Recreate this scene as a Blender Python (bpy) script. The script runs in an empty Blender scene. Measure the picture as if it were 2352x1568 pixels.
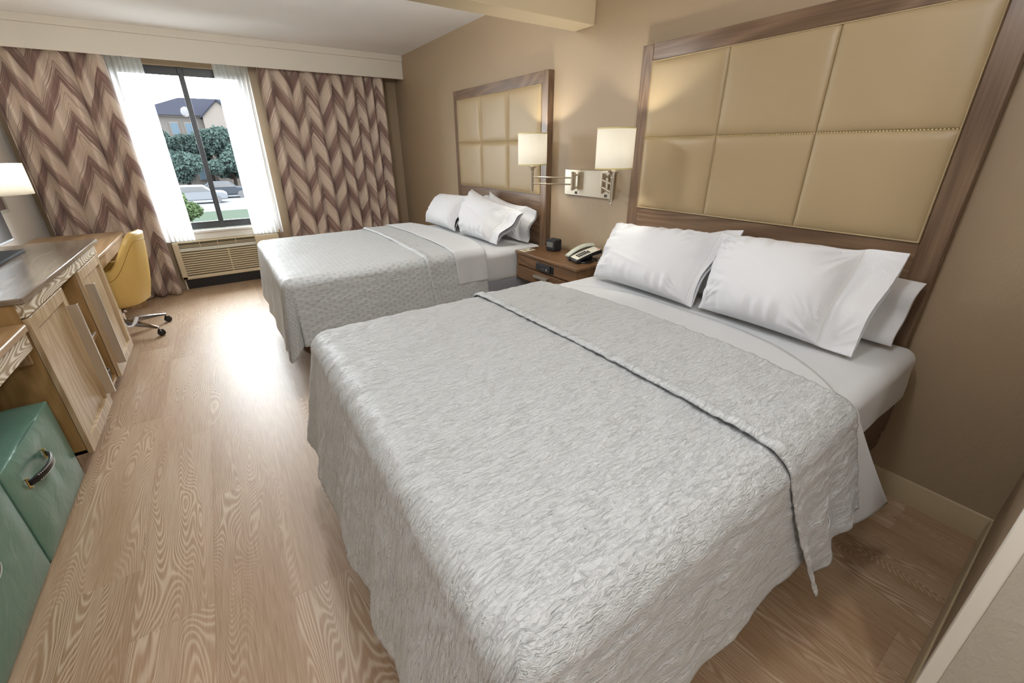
import bpy, bmesh, math
import numpy as np
from mathutils import Matrix, Vector

C = bpy.context.scene.collection
sc = bpy.context.scene
PI = math.pi

# ------------------------------------------------------------------ camera
YAW, PITCH, ROLL = 0.5971, -0.4031, -0.0074
FPX, CU, CV = 956.35, 1178.97, 750.21
CAM = np.array([-2.2511, -0.3638, 1.4800])
_F = np.array([math.sin(YAW) * math.cos(PITCH), math.cos(YAW) * math.cos(PITCH), math.sin(PITCH)])
_R = np.array([math.cos(YAW), -math.sin(YAW), 0.0])
_U = np.cross(_R, _F)
_R2 = math.cos(ROLL) * _R + math.sin(ROLL) * _U
_U2 = -math.sin(ROLL) * _R + math.cos(ROLL) * _U
cd = bpy.data.cameras.new('camera')
cam = bpy.data.objects.new('camera', cd)
C.objects.link(cam)
cd.sensor_width = 36.0
cd.lens = 36.0 * FPX / 2352.0
cd.shift_x = -(CU - 1176) / 2352.0
cd.shift_y = (CV - 784) / 2352.0
cd.clip_start = 0.02
cd.clip_end = 500
cam.matrix_world = Matrix(((_R2[0], _U2[0], -_F[0], CAM[0]), (_R2[1], _U2[1], -_F[1], CAM[1]),
                           (_R2[2], _U2[2], -_F[2], CAM[2]), (0, 0, 0, 1)))
sc.camera = cam

# ------------------------------------------------------------------ world and lights
sc.view_settings.view_transform = 'Standard'
sc.view_settings.look = 'None'
sc.view_settings.gamma = 1.0
sc.view_settings.use_curve_mapping = False
sc.view_settings.exposure = 0.0
sc.cycles.use_denoising = True
sc.cycles.max_bounces = 10
sc.cycles.diffuse_bounces = 5
sc.cycles.sample_clamp_indirect = 6.0
w = bpy.data.worlds.new('sky')
sc.world = w
w.use_nodes = True
bg = w.node_tree.nodes['Background']
bg.inputs[0].default_value = (0.94, 0.97, 1.0, 1)
bg.inputs[1].default_value = 28.0


def light(name, kind, loc, energy, color, size=0.1, rot=(0, 0, 0), size_y=None):
    d = bpy.data.lights.new(name, kind)
    d.energy = energy
    d.color = color
    if kind == 'AREA':
        d.size = size
        if size_y:
            d.shape = 'RECTANGLE'
            d.size_y = size_y
    else:
        d.shadow_soft_size = size
    o = bpy.data.objects.new(name, d)
    o.location = loc
    o.rotation_euler = rot
    C.objects.link(o)
    return o


# window portal guides sky light sampling (gives no light of its own)
pt = light('window_portal', 'AREA', (-2.25, 5.86, 1.45), 1, (1, 1, 1), 1.4, (-PI / 2, 0, 0), 1.8)
pt.data.cycles.is_portal = True
WARM = (1.0, 0.86, 0.70)
NEUT = (0.97, 0.985, 1.0)
CEIL_FILL = [((-1.55, 0.12, 2.49), 26.0), ((-2.4, -1.3, 2.49), 42.0), ((-1.75, 2.5, 2.49), 46.0)]  # unseen lamps added to brighten the room

# ------------------------------------------------------------------ colour helper


def srgb(r, g, b):
    def f(c):
        c /= 255.0
        return c / 12.92 if c <= 0.04045 else ((c + 0.055) / 1.055) ** 2.4
    return (f(r), f(g), f(b), 1.0)


# ------------------------------------------------------------------ numpy noise
_rng = np.random.default_rng(7)
_LAT = _rng.random((256, 256))


def vnoise(x, y):
    x = np.asarray(x, float); y = np.asarray(y, float)
    xi = np.floor(x).astype(int); yi = np.floor(y).astype(int)
    fx = x - xi; fy = y - yi
    fx = fx * fx * (3 - 2 * fx); fy = fy * fy * (3 - 2 * fy)
    g = lambda a, b: _LAT[a & 255, b & 255]
    return ((g(xi, yi) * (1 - fx) + g(xi + 1, yi) * fx) * (1 - fy) +
            (g(xi, yi + 1) * (1 - fx) + g(xi + 1, yi + 1) * fx) * fy) * 2 - 1


def sstep(a, b, x):
    t = np.clip((np.asarray(x, float) - a) / (b - a), 0, 1)
    return t * t * (3 - 2 * t)


# ------------------------------------------------------------------ materials
class NT:
    def __init__(self, name):
        self.m = bpy.data.materials.new(name)
        self.m.use_nodes = True
        self.t = self.m.node_tree
        self.b = self.t.nodes['Principled BSDF']
        self.out = self.t.nodes['Material Output']

    def n(self, typ, ins=None, **props):
        nd = self.t.nodes.new(typ)
        for k, v in props.items():
            setattr(nd, k, v)
        for k, v in (ins or {}).items():
            if hasattr(v, 'is_linked'):
                self.t.links.new(v, nd.inputs[k])
            else:
                nd.inputs[k].default_value = v
        return nd

    def math(self, op, a, b=0.0, c=0.0):
        return self.n('ShaderNodeMath', {0: a, 1: b, 2: c}, operation=op).outputs[0]

    def mix(self, f, a, b):
        nd = self.n('ShaderNodeMix', data_type='RGBA')
        for k, v in ((0, f), (6, a), (7, b)):
            if hasattr(v, 'is_linked'):
                self.t.links.new(v, nd.inputs[k])
            else:
                nd.inputs[k].default_value = v
        return nd.outputs[2]

    def ramp(self, f, stops, interp='LINEAR'):
        nd = self.t.nodes.new('ShaderNodeValToRGB')
        nd.color_ramp.interpolation = interp
        e = nd.color_ramp.elements
        while len(e) < len(stops):
            e.new(0.5)
        for el, (p, c) in zip(e, stops):
            el.position = p
            el.color = c if isinstance(c, tuple) else (c, c, c, 1)
        self.t.links.new(f, nd.inputs[0])
        return nd.outputs[0]

    def coord(self, kind='Object', scale=(1, 1, 1), rot=(0, 0, 0), loc=(0, 0, 0)):
        tc = self.n('ShaderNodeTexCoord')
        mp = self.n('ShaderNodeMapping', {'Vector': tc.outputs[kind], 'Scale': scale, 'Rotation': rot, 'Location': loc})
        return mp.outputs[0]

    def noise(self, v, s, d=2.0, r=0.5, dist=0.0):
        return self.n('ShaderNodeTexNoise', {'Vector': v, 'Scale': s, 'Detail': d, 'Roughness': r, 'Distortion': dist}).outputs[0]

    def set(self, **k):
        for key, v in k.items():
            key = {'color': 'Base Color', 'rough': 'Roughness', 'metal': 'Metallic', 'spec': 'Specular IOR Level',
                   'sheen': 'Sheen Weight', 'coat': 'Coat Weight', 'normal': 'Normal', 'emis': 'Emission Color',
                   'emis_s': 'Emission Strength', 'alpha': 'Alpha', 'sss': 'Subsurface Weight',
                   'coat_rough': 'Coat Roughness'}[key]
            if hasattr(v, 'is_linked'):
                self.t.links.new(v, self.b.inputs[key])
            else:
                self.b.inputs[key].default_value = v
        return self

    def bump(self, h, strength=0.3, dist=0.005, prev=None):
        ins = {'Height': h, 'Strength': strength, 'Distance': dist}
        if prev is not None:
            ins['Normal'] = prev
        return self.n('ShaderNodeBump', ins).outputs[0]


def plain(name, col, rough=0.5, metal=0.0, bump=0.0, bscale=200, spec=0.5):
    m = NT(name)
    v = m.coord()
    nz = m.noise(v, bscale, 3)
    c2 = tuple(min(1, c * 0.93) for c in col[:3]) + (1,)
    m.set(color=m.mix(m.noise(v, 3.0, 2), col, c2), rough=rough, metal=metal, spec=spec)
    if bump:
        m.set(normal=m.bump(nz, bump, 0.002))
    return m.m


def wall_mat(name, col, bump=0.35):
    m = NT(name)
    v = m.coord()
    v2 = m.coord(scale=(1, 1, 0.6))
    big = m.noise(v, 1.2, 2)
    c2 = tuple(c * 0.92 for c in col[:3]) + (1,)
    h = m.noise(v2, 60, 4, 0.6, 0.6)
    m.set(color=m.mix(big, col, c2), rough=0.48, spec=0.45, normal=m.bump(h, bump, 0.004))
    return m.m


def wood_mat(name, light_c, dark_c, axis='y', lines=9.0, rough=0.4, contrast=0.5, fine=0.25, coat=0.0):
    """contour-line grain: cathedrals and knots from a noise field stretched along the grain"""
    m = NT(name)
    st = {'x': (0.7, 4.5, 4.5), 'y': (4.5, 0.7, 4.5), 'z': (4.5, 4.5, 0.7)}[axis]
    fs = {'x': (4, 160, 160), 'y': (160, 4, 160), 'z': (160, 160, 4)}[axis]
    f = m.noise(m.coord(scale=st), 1.0, 1.5, 0.5, 0.2)
    rings = m.math('SINE', m.math('MULTIPLY', f, lines * 6.28))
    rings = m.math('MULTIPLY_ADD', rings, 0.5, 0.5)
    fine_n = m.noise(m.coord(scale=fs), 1.0, 2, 0.6)
    g = m.math('ADD', m.math('MULTIPLY', rings, contrast), m.math('MULTIPLY', fine_n, 1 - contrast))
    m.set(color=m.mix(m.ramp(g, [(0.25, 0.0), (0.8, 1.0)]), dark_c, light_c), rough=rough, coat=coat,
          normal=m.bump(g, 0.15, 0.001))
    return m.m


M = {}
M['wall'] = wall_mat('wall_vinyl', srgb(166, 146, 120))
M['wall_light'] = wall_mat('wall_left_paint', srgb(228, 224, 218), 0.15)  # paler than the other walls: window light put into the colour
M['wall_grey'] = wall_mat('wall_end_paper', srgb(190, 185, 172), 0.8)
M['soffit'] = wall_mat('soffit_paint', srgb(196, 180, 150), 0.1)
M['ceiling'] = plain('ceiling_paint', srgb(242, 240, 238), 0.9)
M['trimw'] = plain('valance_paint', srgb(224, 218, 206), 0.6)
M['basebd'] = plain('baseboard_vinyl', srgb(190, 172, 140), 0.45)
M['bead'] = plain('corner_bead', srgb(236, 232, 222), 0.5)


def floor_mat():
    m = NT('oak_plank_floor')
    tc = m.n('ShaderNodeTexCoord').outputs['Object']
    sp = m.n('ShaderNodeSeparateXYZ', {0: tc})
    x, y = sp.outputs[0], sp.outputs[1]
    PW, PL = 0.235, 1.22
    row = m.math('FLOOR', m.math('DIVIDE', x, PW))
    off = m.n('ShaderNodeTexWhiteNoise', {'W': row}, noise_dimensions='1D').outputs[0]
    ys = m.math('ADD', m.math('DIVIDE', y, PL), off)
    col = m.math('FLOOR', ys)
    idv = m.n('ShaderNodeCombineXYZ', {0: row, 1: col, 2: 3.7})
    rnd = m.n('ShaderNodeTexWhiteNoise', {'Vector': idv.outputs[0]}, noise_dimensions='3D')
    r1 = rnd.outputs[0]
    # grain field per plank
    gx = m.math('MULTIPLY_ADD', x, 5.5, m.math('MULTIPLY', r1, 37.0))
    gy = m.math('MULTIPLY_ADD', y, 0.85, m.math('MULTIPLY', r1, 91.0))
    gv = m.n('ShaderNodeCombineXYZ', {0: gx, 1: gy, 2: r1}).outputs[0]
    f = m.noise(gv, 1.0, 1.6, 0.4, 0.25)
    rings = m.math('MULTIPLY_ADD', m.math('SINE', m.math('MULTIPLY', f, 460.0)), 0.5, 0.5)
    # rings fade in and out
    amp = m.noise(gv, 0.9, 1.0)
    amp = m.ramp(amp, [(0.38, 0.0), (0.62, 1.0)])
    rings = m.math('MULTIPLY', m.math('POWER', rings, 2.2), amp)
    fv = m.n('ShaderNodeCombineXYZ', {0: m.math('MULTIPLY', x, 230.0), 1: m.math('MULTIPLY', y, 7.0), 2: r1}).outputs[0]
    fine = m.noise(fv, 1.0, 3, 0.6)
    base = m.mix(r1, srgb(160, 128, 96), srgb(144, 110, 76))
    base = m.mix(m.ramp(fine, [(0.35, 0.0), (0.75, 0.45)]), base, srgb(206, 182, 152))
    cl = m.mix(m.math('MULTIPLY', rings, 0.50), base, srgb(226, 208, 184))
    # plank joints
    fx = m.math('FRACT', m.math('DIVIDE', x, PW))
    fy = m.math('FRACT', ys)
    e1 = m.math('LESS_THAN', fx, 0.006)
    e2 = m.math('LESS_THAN', fy, 0.0014)
    e = m.math('MAXIMUM', e1, e2)
    cl = m.mix(m.math('MULTIPLY', e, 0.25), cl, srgb(96, 68, 42))
    h = m.math('ADD', m.math('MULTIPLY', rings, 0.6), m.math('MULTIPLY', fine, 0.5))
    m.set(color=cl, rough=m.math('MULTIPLY_ADD', rings, 0.06, 0.44), spec=1.0, normal=m.bump(h, 0.22, 0.0012))
    return m.m


M['floor'] = floor_mat()
M['hb_wood'] = wood_mat('headboard_walnut', srgb(126, 102, 80), srgb(94, 72, 54), 'y', 14, 0.30, 0.35)
M['hb_wood_v'] = wood_mat('headboard_walnut_upright', srgb(126, 102, 80), srgb(94, 72, 54), 'z', 14, 0.30, 0.35)
M['ns_wood'] = wood_mat('nightstand_walnut', srgb(128, 96, 66), srgb(98, 72, 48), 'y', 10, 0.32, 0.3)
M['cab_wood'] = wood_mat('limed_oak', srgb(196, 174, 142), srgb(168, 142, 106), 'z', 12, 0.38, 0.45)
M['cab_body'] = wood_mat('oak_carcass', srgb(176, 142, 94), srgb(150, 116, 70), 'z', 10, 0.4, 0.3)
M['cab_front'] = wood_mat('limed_oak_apron', srgb(232, 224, 206), srgb(158, 136, 104), 'y', 80, 0.38, 0.75)
M['cab_top'] = wood_mat('grey_oak_top', srgb(140, 124, 108), srgb(112, 96, 80), 'y', 10, 0.22, 0.4)
M['cab_inner'] = plain('cabinet_interior', srgb(150, 112, 66), 0.5)
M['desk_wood'] = wood_mat('desk_oak', srgb(182, 152, 116), srgb(150, 120, 84), 'y', 10, 0.3, 0.4)


def leather(name, col, scale=280, rough=0.42, bump=0.12, wr=0.0):
    m = NT(name)
    v = m.coord()
    h = m.n('ShaderNodeTexVoronoi', {'Vector': v, 'Scale': scale}).outputs[0]
    c2 = tuple(c * 0.9 for c in col[:3]) + (1,)
    nb = m.bump(h, bump, 0.001)
    if wr:
        nb = m.bump(m.noise(v, 9, 3, 0.5, 0.8), wr, 0.02, nb)
    m.set(color=m.mix(m.noise(v, 4, 2), col, c2), rough=rough, spec=0.45, normal=nb)
    return m.m


M['hb_pad'] = leather('tan_vinyl', srgb(168, 147, 112), 300, 0.42, 0.08)
M['green'] = leather('green_leather', srgb(100, 136, 120), 420, 0.30, 0.06, 0.25)
M['green_pipe'] = plain('green_piping', srgb(70, 104, 92), 0.35)
M['yellow'] = leather('mustard_vinyl', srgb(214, 180, 104), 350, 0.38, 0.05)
M['yellow_in'] = leather('mustard_inner', srgb(150, 110, 46), 350, 0.45, 0.05)


def cotton(name, col, wr=0.25, sc_=14):
    m = NT(name)
    v = m.coord()
    n1 = m.noise(v, sc_, 3, 0.5, 0.6)
    n2 = m.noise(v, 900, 1)
    nb = m.bump(n2, 0.04, 0.0005)
    nb = m.bump(n1, wr, 0.01, nb)
    m.set(color=col, rough=0.85, spec=0.2, sheen=0.15, normal=nb)
    return m.m


WHITE = srgb(220, 221, 224)
M['pillow'] = cotton('pillowcase_cotton', WHITE, 0.22, 9)
M['sheet'] = cotton('sheet_cotton', srgb(206, 208, 210), 0.10, 6)
M['mattress'] = cotton('fitted_sheet', srgb(208, 210, 212), 0.12, 7)


def coverlet_mat(name, weave):
    m = NT(name)
    tc = m.n('ShaderNodeTexCoord').outputs['UV']
    mp = m.n('ShaderNodeMapping', {'Vector': tc, 'Scale': (32, 108, 1)}).outputs[0]
    rip = m.noise(mp, 1.0, 2.5, 0.55, 1.2)
    sp = m.n('ShaderNodeSeparateXYZ', {0: tc})
    u, v = sp.outputs[0], sp.outputs[1]
    # basket cells
    cu = m.math('SINE', m.math('MULTIPLY', u, 2 * PI / 0.064))
    cv_ = m.math('SINE', m.math('MULTIPLY', v, 2 * PI / 0.038))
    cell = m.math('MULTIPLY', cu, cv_)
    cell = m.math('MULTIPLY_ADD', cell, 0.5, 0.5)
    rib = m.math('SINE', m.math('MULTIPLY', v, 2 * PI / 0.0075))
    rib = m.math('MULTIPLY', m.math('MULTIPLY_ADD', rib, 0.5, 0.5), m.ramp(cell, [(0.55, 0.0), (0.7, 1.0)]))
    rid = m.math('SUBTRACT', 1.0, m.math('ABSOLUTE', m.math('MULTIPLY_ADD', rip, 4.0, -2.0)))
    rid = m.math('MAXIMUM', rid, 0.0)
    rip = m.math('ADD', m.math('MULTIPLY', rip, 0.5), m.math('MULTIPLY', rid, 0.5))
    h = m.math('ADD', m.math('MULTIPLY', rip, 1.0 - weave), m.math('MULTIPLY', m.math('ADD', m.math('MULTIPLY', rib, 0.5), cell), weave * 0.6))
    hole = m.ramp(cell, [(0.68, 0.0), (0.80, 1.0)])
    big = m.noise(m.n('ShaderNodeMapping', {'Vector': tc, 'Scale': (9, 22, 1)}).outputs[0], 1.0, 2, 0.5, 0.8)
    nb = m.bump(h, 0.9, 0.008)
    nb = m.bump(big, 0.35, 0.006, nb)
    cl = m.mix(m.ramp(h, [(0.2, 0.0), (0.8, 1.0)]), srgb(192, 196, 196), srgb(208, 211, 213))
    cl = m.mix(m.math('MULTIPLY', hole, weave * 1.0), cl, srgb(160, 164, 166))
    m.set(color=cl, rough=0.42, spec=0.5, sheen=0.2, normal=nb)
    return m.m


M['cover'] = coverlet_mat('matelasse_coverlet', 0.03)
M['cover_weave'] = coverlet_mat('woven_coverlet', 0.5)
M['bed_base'] = plain('bed_base_brown', srgb(74, 46, 30), 0.4)
M['box_grey'] = plain('box_spring_grey', srgb(150, 150, 158), 0.9, 0, 0.2, 500)


def curtain_mat():
    m = NT('chevron_curtain')
    tc = m.n('ShaderNodeTexCoord').outputs['UV']
    sp = m.n('ShaderNodeSeparateXYZ', {0: tc})
    u, v = sp.outputs[0], sp.outputs[1]
    P = 0.50
    fr = m.math('FRACT', m.math('DIVIDE', u, P))
    tri = m.math('ABSOLUTE', m.math('SUBTRACT', fr, 0.5))       # 0..0.5
    half = m.math('GREATER_THAN', fr, 0.5)
    q = m.math('ADD', v, m.math('MULTIPLY', tri, P * 1.4))
    q2 = m.math('ADD', q, m.math('MULTIPLY', half, 0.0))
    T = 0.37
    ph = m.math('SINE', m.math('MULTIPLY', q2, 2 * PI / T))
    sv = m.n('ShaderNodeCombineXYZ', {0: m.math('MULTIPLY', q2, 120.0), 1: m.math('MULTIPLY', u, 2.0), 2: 0.0}).outputs[0]
    streak = m.noise(sv, 1.0, 3, 0.65)
    sv2 = m.n('ShaderNodeCombineXYZ', {0: m.math('MULTIPLY', q2, 22.0), 1: m.math('MULTIPLY', u, 1.2), 2: 4.0}).outputs[0]
    streak2 = m.noise(sv2, 1.0, 2, 0.6)
    s = m.math('ADD', m.math('MULTIPLY', ph, 0.42), m.math('MULTIPLY', m.math('SUBTRACT', streak, 0.5), 2.9))
    s = m.math('ADD', s, m.math('MULTIPLY', m.math('SUBTRACT', streak2, 0.5), 0.9))
    f = m.ramp(m.math('ADD', s, 0.5), [(0.32, 0.0), (0.62, 1.0)])
    dark = m.mix(streak2, srgb(120, 95, 88), srgb(146, 120, 112))
    lite = m.mix(streak, srgb(196, 178, 162), srgb(222, 206, 190))
    m.set(color=m.mix(f, dark, lite), rough=0.75, spec=0.25, sheen=0.2, normal=m.bump(streak, 0.2, 0.001))
    return m.m


M['curtain'] = curtain_mat()


def sheer_mat():
    m = NT('sheer_voile')
    m.t.nodes.remove(m.b)
    v = m.coord(scale=(60, 60, 3))
    n = m.noise(v, 1.0, 2)
    tr = m.n('ShaderNodeBsdfTransparent', {'Color': (1, 1, 1, 1)}).outputs[0]
    tl = m.n('ShaderNodeBsdfTranslucent', {'Color': (0.93, 0.93, 0.93, 1)}).outputs[0]
    df = m.n('ShaderNodeBsdfDiffuse', {'Color': (0.9, 0.9, 0.89, 1)}).outputs[0]
    a = m.n('ShaderNodeMixShader', {0: 0.35, 1: tl, 2: df}).outputs[0]
    fac = m.math('MULTIPLY_ADD', n, 0.25, 0.68)
    o = m.n('ShaderNodeMixShader', {0: fac, 1: tr, 2: a}).outputs[0]
    m.t.links.new(o, m.out.inputs[0])
    return m.m


M['sheer'] = sheer_mat()


def shade_mat(name, col, tl=0.6):
    m = NT(name)
    m.t.nodes.remove(m.b)
    n = m.noise(m.coord(scale=(400, 400, 400)), 1.0, 1)
    c = m.mix(n, col, tuple(x * 0.95 for x in col[:3]) + (1,))
    a = m.n('ShaderNodeBsdfTranslucent', {'Color': c}).outputs[0]
    b = m.n('ShaderNodeBsdfDiffuse', {'Color': c}).outputs[0]
    o = m.n('ShaderNodeMixShader', {0: 1 - tl, 1: a, 2: b}).outputs[0]
    m.t.links.new(o, m.out.inputs[0])
    return m.m


M['shade'] = shade_mat('lamp_shade_linen', srgb(250, 248, 242))
M['shade_trim'] = plain('shade_trim', srgb(220, 205, 150), 0.6)
M['glow'] = NT('lamp_dome_glass').set(color=(1, 1, 1, 1), emis=(1, 0.93, 0.84, 1), emis_s=3.0).m


def glass_mat():
    m = NT('window_glass')
    m.t.nodes.remove(m.b)
    tr = m.n('ShaderNodeBsdfTransparent', {'Color': (0.96, 0.98, 0.98, 1)}).outputs[0]
    gl = m.n('ShaderNodeBsdfGlossy', {'Roughness': 0.02}).outputs[0]
    fr = m.n('ShaderNodeFresnel', {'IOR': 1.14}).outputs[0]
    o = m.n('ShaderNodeMixShader', {0: fr, 1: tr, 2: gl}).outputs[0]
    m.t.links.new(o, m.out.inputs[0])
    return m.m


M['glass'] = glass_mat()
M['bronze'] = plain('window_bronze', srgb(72, 74, 78), 0.4, 0.3)
M['sill'] = plain('window_sill', srgb(240, 238, 232), 0.5)
M['ptac'] = plain('air_conditioner_plastic', srgb(222, 206, 176), 0.45)
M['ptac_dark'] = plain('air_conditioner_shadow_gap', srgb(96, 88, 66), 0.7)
M['ptac_band'] = plain('air_conditioner_band', srgb(226, 226, 214), 0.4)
M['black'] = plain('black_plastic', srgb(26, 26, 28), 0.35)
M['black_mat'] = plain('black_fabric', srgb(40, 41, 44), 0.8)
M['screen'] = plain('clock_screen', srgb(112, 112, 108), 0.2)
M['steel'] = NT('brushed_nickel').set(color=srgb(206, 196, 178), metal=1.0, rough=0.28).m
M['chrome'] = NT('polished_aluminium').set(color=srgb(226, 226, 232), metal=1.0, rough=0.16).m
M['alu'] = NT('satin_aluminium_pull').set(color=srgb(204, 196, 184), metal=0.8, rough=0.42).m
M['brass'] = NT('brass').set(color=srgb(214, 178, 110), metal=1.0, rough=0.2).m
M['blackleather'] = leather('black_leather', srgb(26, 26, 30), 300, 0.25, 0.1)
M['thread'] = plain('white_thread', srgb(220, 220, 210), 0.8)
M['cord_white'] = plain('white_cord', srgb(236, 236, 240), 0.4)
M['phone_face'] = plain('phone_silver', srgb(190, 194, 180), 0.35)
M['phone_panel'] = plain('phone_paper', srgb(226, 224, 206), 0.5)
M['paper'] = plain('card_paper', srgb(236, 228, 204), 0.7)
M['ink'] = plain('card_ink', srgb(70, 76, 92), 0.7)
M['ink_tan'] = plain('card_ink_tan', srgb(170, 160, 130), 0.7)
M['red'] = plain('red_mark', srgb(190, 80, 70), 0.5)
M['cream'] = plain('candle_sleeve', srgb(244, 236, 206), 0.5)
M['tv_screen'] = plain('tv_glass', srgb(30, 32, 36), 0.12)
M['tv_silver'] = NT('tv_bezel').set(color=srgb(190, 194, 198), metal=0.7, rough=0.3).m
M['frame_silver'] = plain('picture_frame', srgb(196, 196, 186), 0.35, 0.4)
M['picture'] = plain('picture_print', srgb(96, 74, 66), 0.4)
M['wire'] = plain('rack_wire', srgb(214, 216, 214), 0.3, 0.5)

# outdoor
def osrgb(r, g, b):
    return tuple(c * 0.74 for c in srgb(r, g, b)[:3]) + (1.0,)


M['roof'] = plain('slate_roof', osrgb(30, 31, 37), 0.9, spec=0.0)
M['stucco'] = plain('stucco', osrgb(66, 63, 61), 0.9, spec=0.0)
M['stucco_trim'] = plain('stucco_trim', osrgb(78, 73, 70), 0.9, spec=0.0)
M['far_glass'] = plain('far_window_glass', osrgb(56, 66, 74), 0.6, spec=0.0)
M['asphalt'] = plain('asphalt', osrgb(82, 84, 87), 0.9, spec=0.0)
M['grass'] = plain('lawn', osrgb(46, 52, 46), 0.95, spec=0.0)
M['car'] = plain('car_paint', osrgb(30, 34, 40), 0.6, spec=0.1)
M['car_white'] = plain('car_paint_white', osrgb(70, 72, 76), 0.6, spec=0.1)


def leaf_mat(name, a, b):
    m = NT(name)
    v = m.coord()
    m.set(color=m.mix(m.noise(v, 2.5, 4, 0.7), a, b), rough=0.9, spec=0.0)
    return m.m


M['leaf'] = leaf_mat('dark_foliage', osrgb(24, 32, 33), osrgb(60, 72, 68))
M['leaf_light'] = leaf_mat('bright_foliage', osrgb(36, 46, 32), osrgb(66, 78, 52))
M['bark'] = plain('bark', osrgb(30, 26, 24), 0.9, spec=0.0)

# ------------------------------------------------------------------ mesh builder


class MB:
    def __init__(self):
        self.v, self.f, self.uv = [], [], {}

    def add(self, verts, faces, uvs=None):
        k = len(self.v)
        self.v += [tuple(map(float, p)) for p in verts]
        for i, f in enumerate(faces):
            self.f.append(tuple(k + j for j in f))
        if uvs is not None:
            for i, q in enumerate(uvs):
                self.uv[k + i] = (float(q[0]), float(q[1]))
        return self

    def box(self, x0, x1, y0, y1, z0, z1, R=None, c=None):
        x0, x1 = min(x0, x1), max(x0, x1); y0, y1 = min(y0, y1), max(y0, y1); z0, z1 = min(z0, z1), max(z0, z1)
        P = [(x0, y0, z0), (x1, y0, z0), (x1, y1, z0), (x0, y1, z0), (x0, y0, z1), (x1, y0, z1), (x1, y1, z1), (x0, y1, z1)]
        if R is not None:
            c = Vector(c)
            P = [R @ (Vector(p) - c) + c for p in P]
        return self.add(P, [(0, 3, 2, 1), (4, 5, 6, 7), (0, 1, 5, 4), (1, 2, 6, 5), (2, 3, 7, 6), (3, 0, 4, 7)])

    def cyl(self, p0, p1, r0, r1=None, n=20, cap=True):
        r1 = r0 if r1 is None else r1
        p0, p1 = Vector(p0), Vector(p1)
        d = (p1 - p0).normalized()
        a = Vector((0, 0, 1)) if abs(d.z) < 0.9 else Vector((1, 0, 0))
        u = d.cross(a).normalized(); w_ = d.cross(u)
        P = []
        for p, r in ((p0, r0), (p1, r1)):
            for i in range(n):
                t = 2 * PI * i / n
                P.append(p + (u * math.cos(t) + w_ * math.sin(t)) * r)
        F = [(i, (i + 1) % n, n + (i + 1) % n, n + i) for i in range(n)]
        if cap:
            F += [tuple(reversed(range(n))), tuple(range(n, 2 * n))]
        return self.add(P, F)

    def lathe(self, prof, o, n=28, axis=(0, 0, 1), sy=1.0):
        """prof: (radius, height) pairs"""
        ax = Vector(axis).normalized()
        a = Vector((1, 0, 0)) if abs(ax.x) < 0.9 else Vector((0, 1, 0))
        u = (a - ax * a.dot(ax)).normalized(); w_ = ax.cross(u)
        o = Vector(o)
        P, F = [], []
        for r, h in prof:
            for i in range(n):
                t = 2 * PI * i / n
                P.append(o + ax * h + (u * math.cos(t) + w_ * math.sin(t) * sy) * max(r, 1e-4))
        for k in range(len(prof) - 1):
            for i in range(n):
                j = (i + 1) % n
                F.append((k * n + i, k * n + j, (k + 1) * n + j, (k + 1) * n + i))
        return self.add(P, F)

    def tube(self, pts, r, n=10):
        pts = [Vector(p) for p in pts]
        rr = r if isinstance(r, (list, tuple)) else [r] * len(pts)
        P, F = [], []
        prev = None
        for i, p in enumerate(pts):
            d = (pts[min(i + 1, len(pts) - 1)] - pts[max(i - 1, 0)]).normalized()
            if prev is None:
                a = Vector((0, 0, 1)) if abs(d.z) < 0.9 else Vector((1, 0, 0))
                u = d.cross(a).normalized()
            else:
                u = (prev - d * prev.dot(d)).normalized()
            prev = u
            w_ = d.cross(u)
            for k in range(n):
                t = 2 * PI * k / n
                P.append(p + (u * math.cos(t) + w_ * math.sin(t)) * rr[i])
        for i in range(len(pts) - 1):
            for k in range(n):
                F.append((i * n + k, i * n + (k + 1) % n, (i + 1) * n + (k + 1) % n, (i + 1) * n + k))
        F += [tuple(reversed(range(n))), tuple(range((len(pts) - 1) * n, len(pts) * n))]
        return self.add(P, F)

    def grid(self, P, uv=None, flip=False, wrap=False):
        """P: array (a, b, 3)"""
        a, b = P.shape[:2]
        k = len(self.v)
        self.v += [tuple(p) for p in P.reshape(-1, 3).tolist()]
        if uv is not None:
            for i, q in enumerate(uv.reshape(-1, 2).tolist()):
                self.uv[k + i] = tuple(q)
        bb = b if wrap else b - 1
        for i in range(a - 1):
            for j in range(bb):
                j2 = (j + 1) % b
                q = (k + i * b + j, k + i * b + j2, k + (i + 1) * b + j2, k + (i + 1) * b + j)
                self.f.append(q[::-1] if flip else q)
        return self

    def prism(self, poly, axis, a, b):
        """poly: 2D points; axis: extrusion axis; other two axes in xyz order"""
        def P(p, t):
            return {'x': (t, p[0], p[1]), 'y': (p[0], t, p[1]), 'z': (p[0], p[1], t)}[axis]
        n = len(poly)
        V = [P(p, a) for p in poly] + [P(p, b) for p in poly]
        F = [tuple(range(n)), tuple(reversed(range(n, 2 * n)))] + [(i, (i + 1) % n, n + (i + 1) % n, n + i) for i in range(n)]
        return self.add(V, F)

    def build(self, name, mat, parent=None, bevel=0.0, seg=2, smooth=40, fixn=True, sub=0, solid=0.0):
        me = bpy.data.meshes.new(name)
        off = Vector((0, 0, 0))
        if parent is not None:
            p = parent
            while p is not None:
                off += p.location
                p = p.parent
        V = np.array(self.v) - np.array(off)
        me.from_pydata(V.tolist(), [], self.f)
        if self.uv:
            uvl = me.uv_layers.new(name='UVMap')
            vi = np.zeros(len(me.loops), dtype=np.int64)
            me.loops.foreach_get('vertex_index', vi)
            tab = np.zeros((len(self.v), 2))
            for k, q in self.uv.items():
                tab[k] = q
            uvl.data.foreach_set('uv', tab[vi].reshape(-1))
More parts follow.
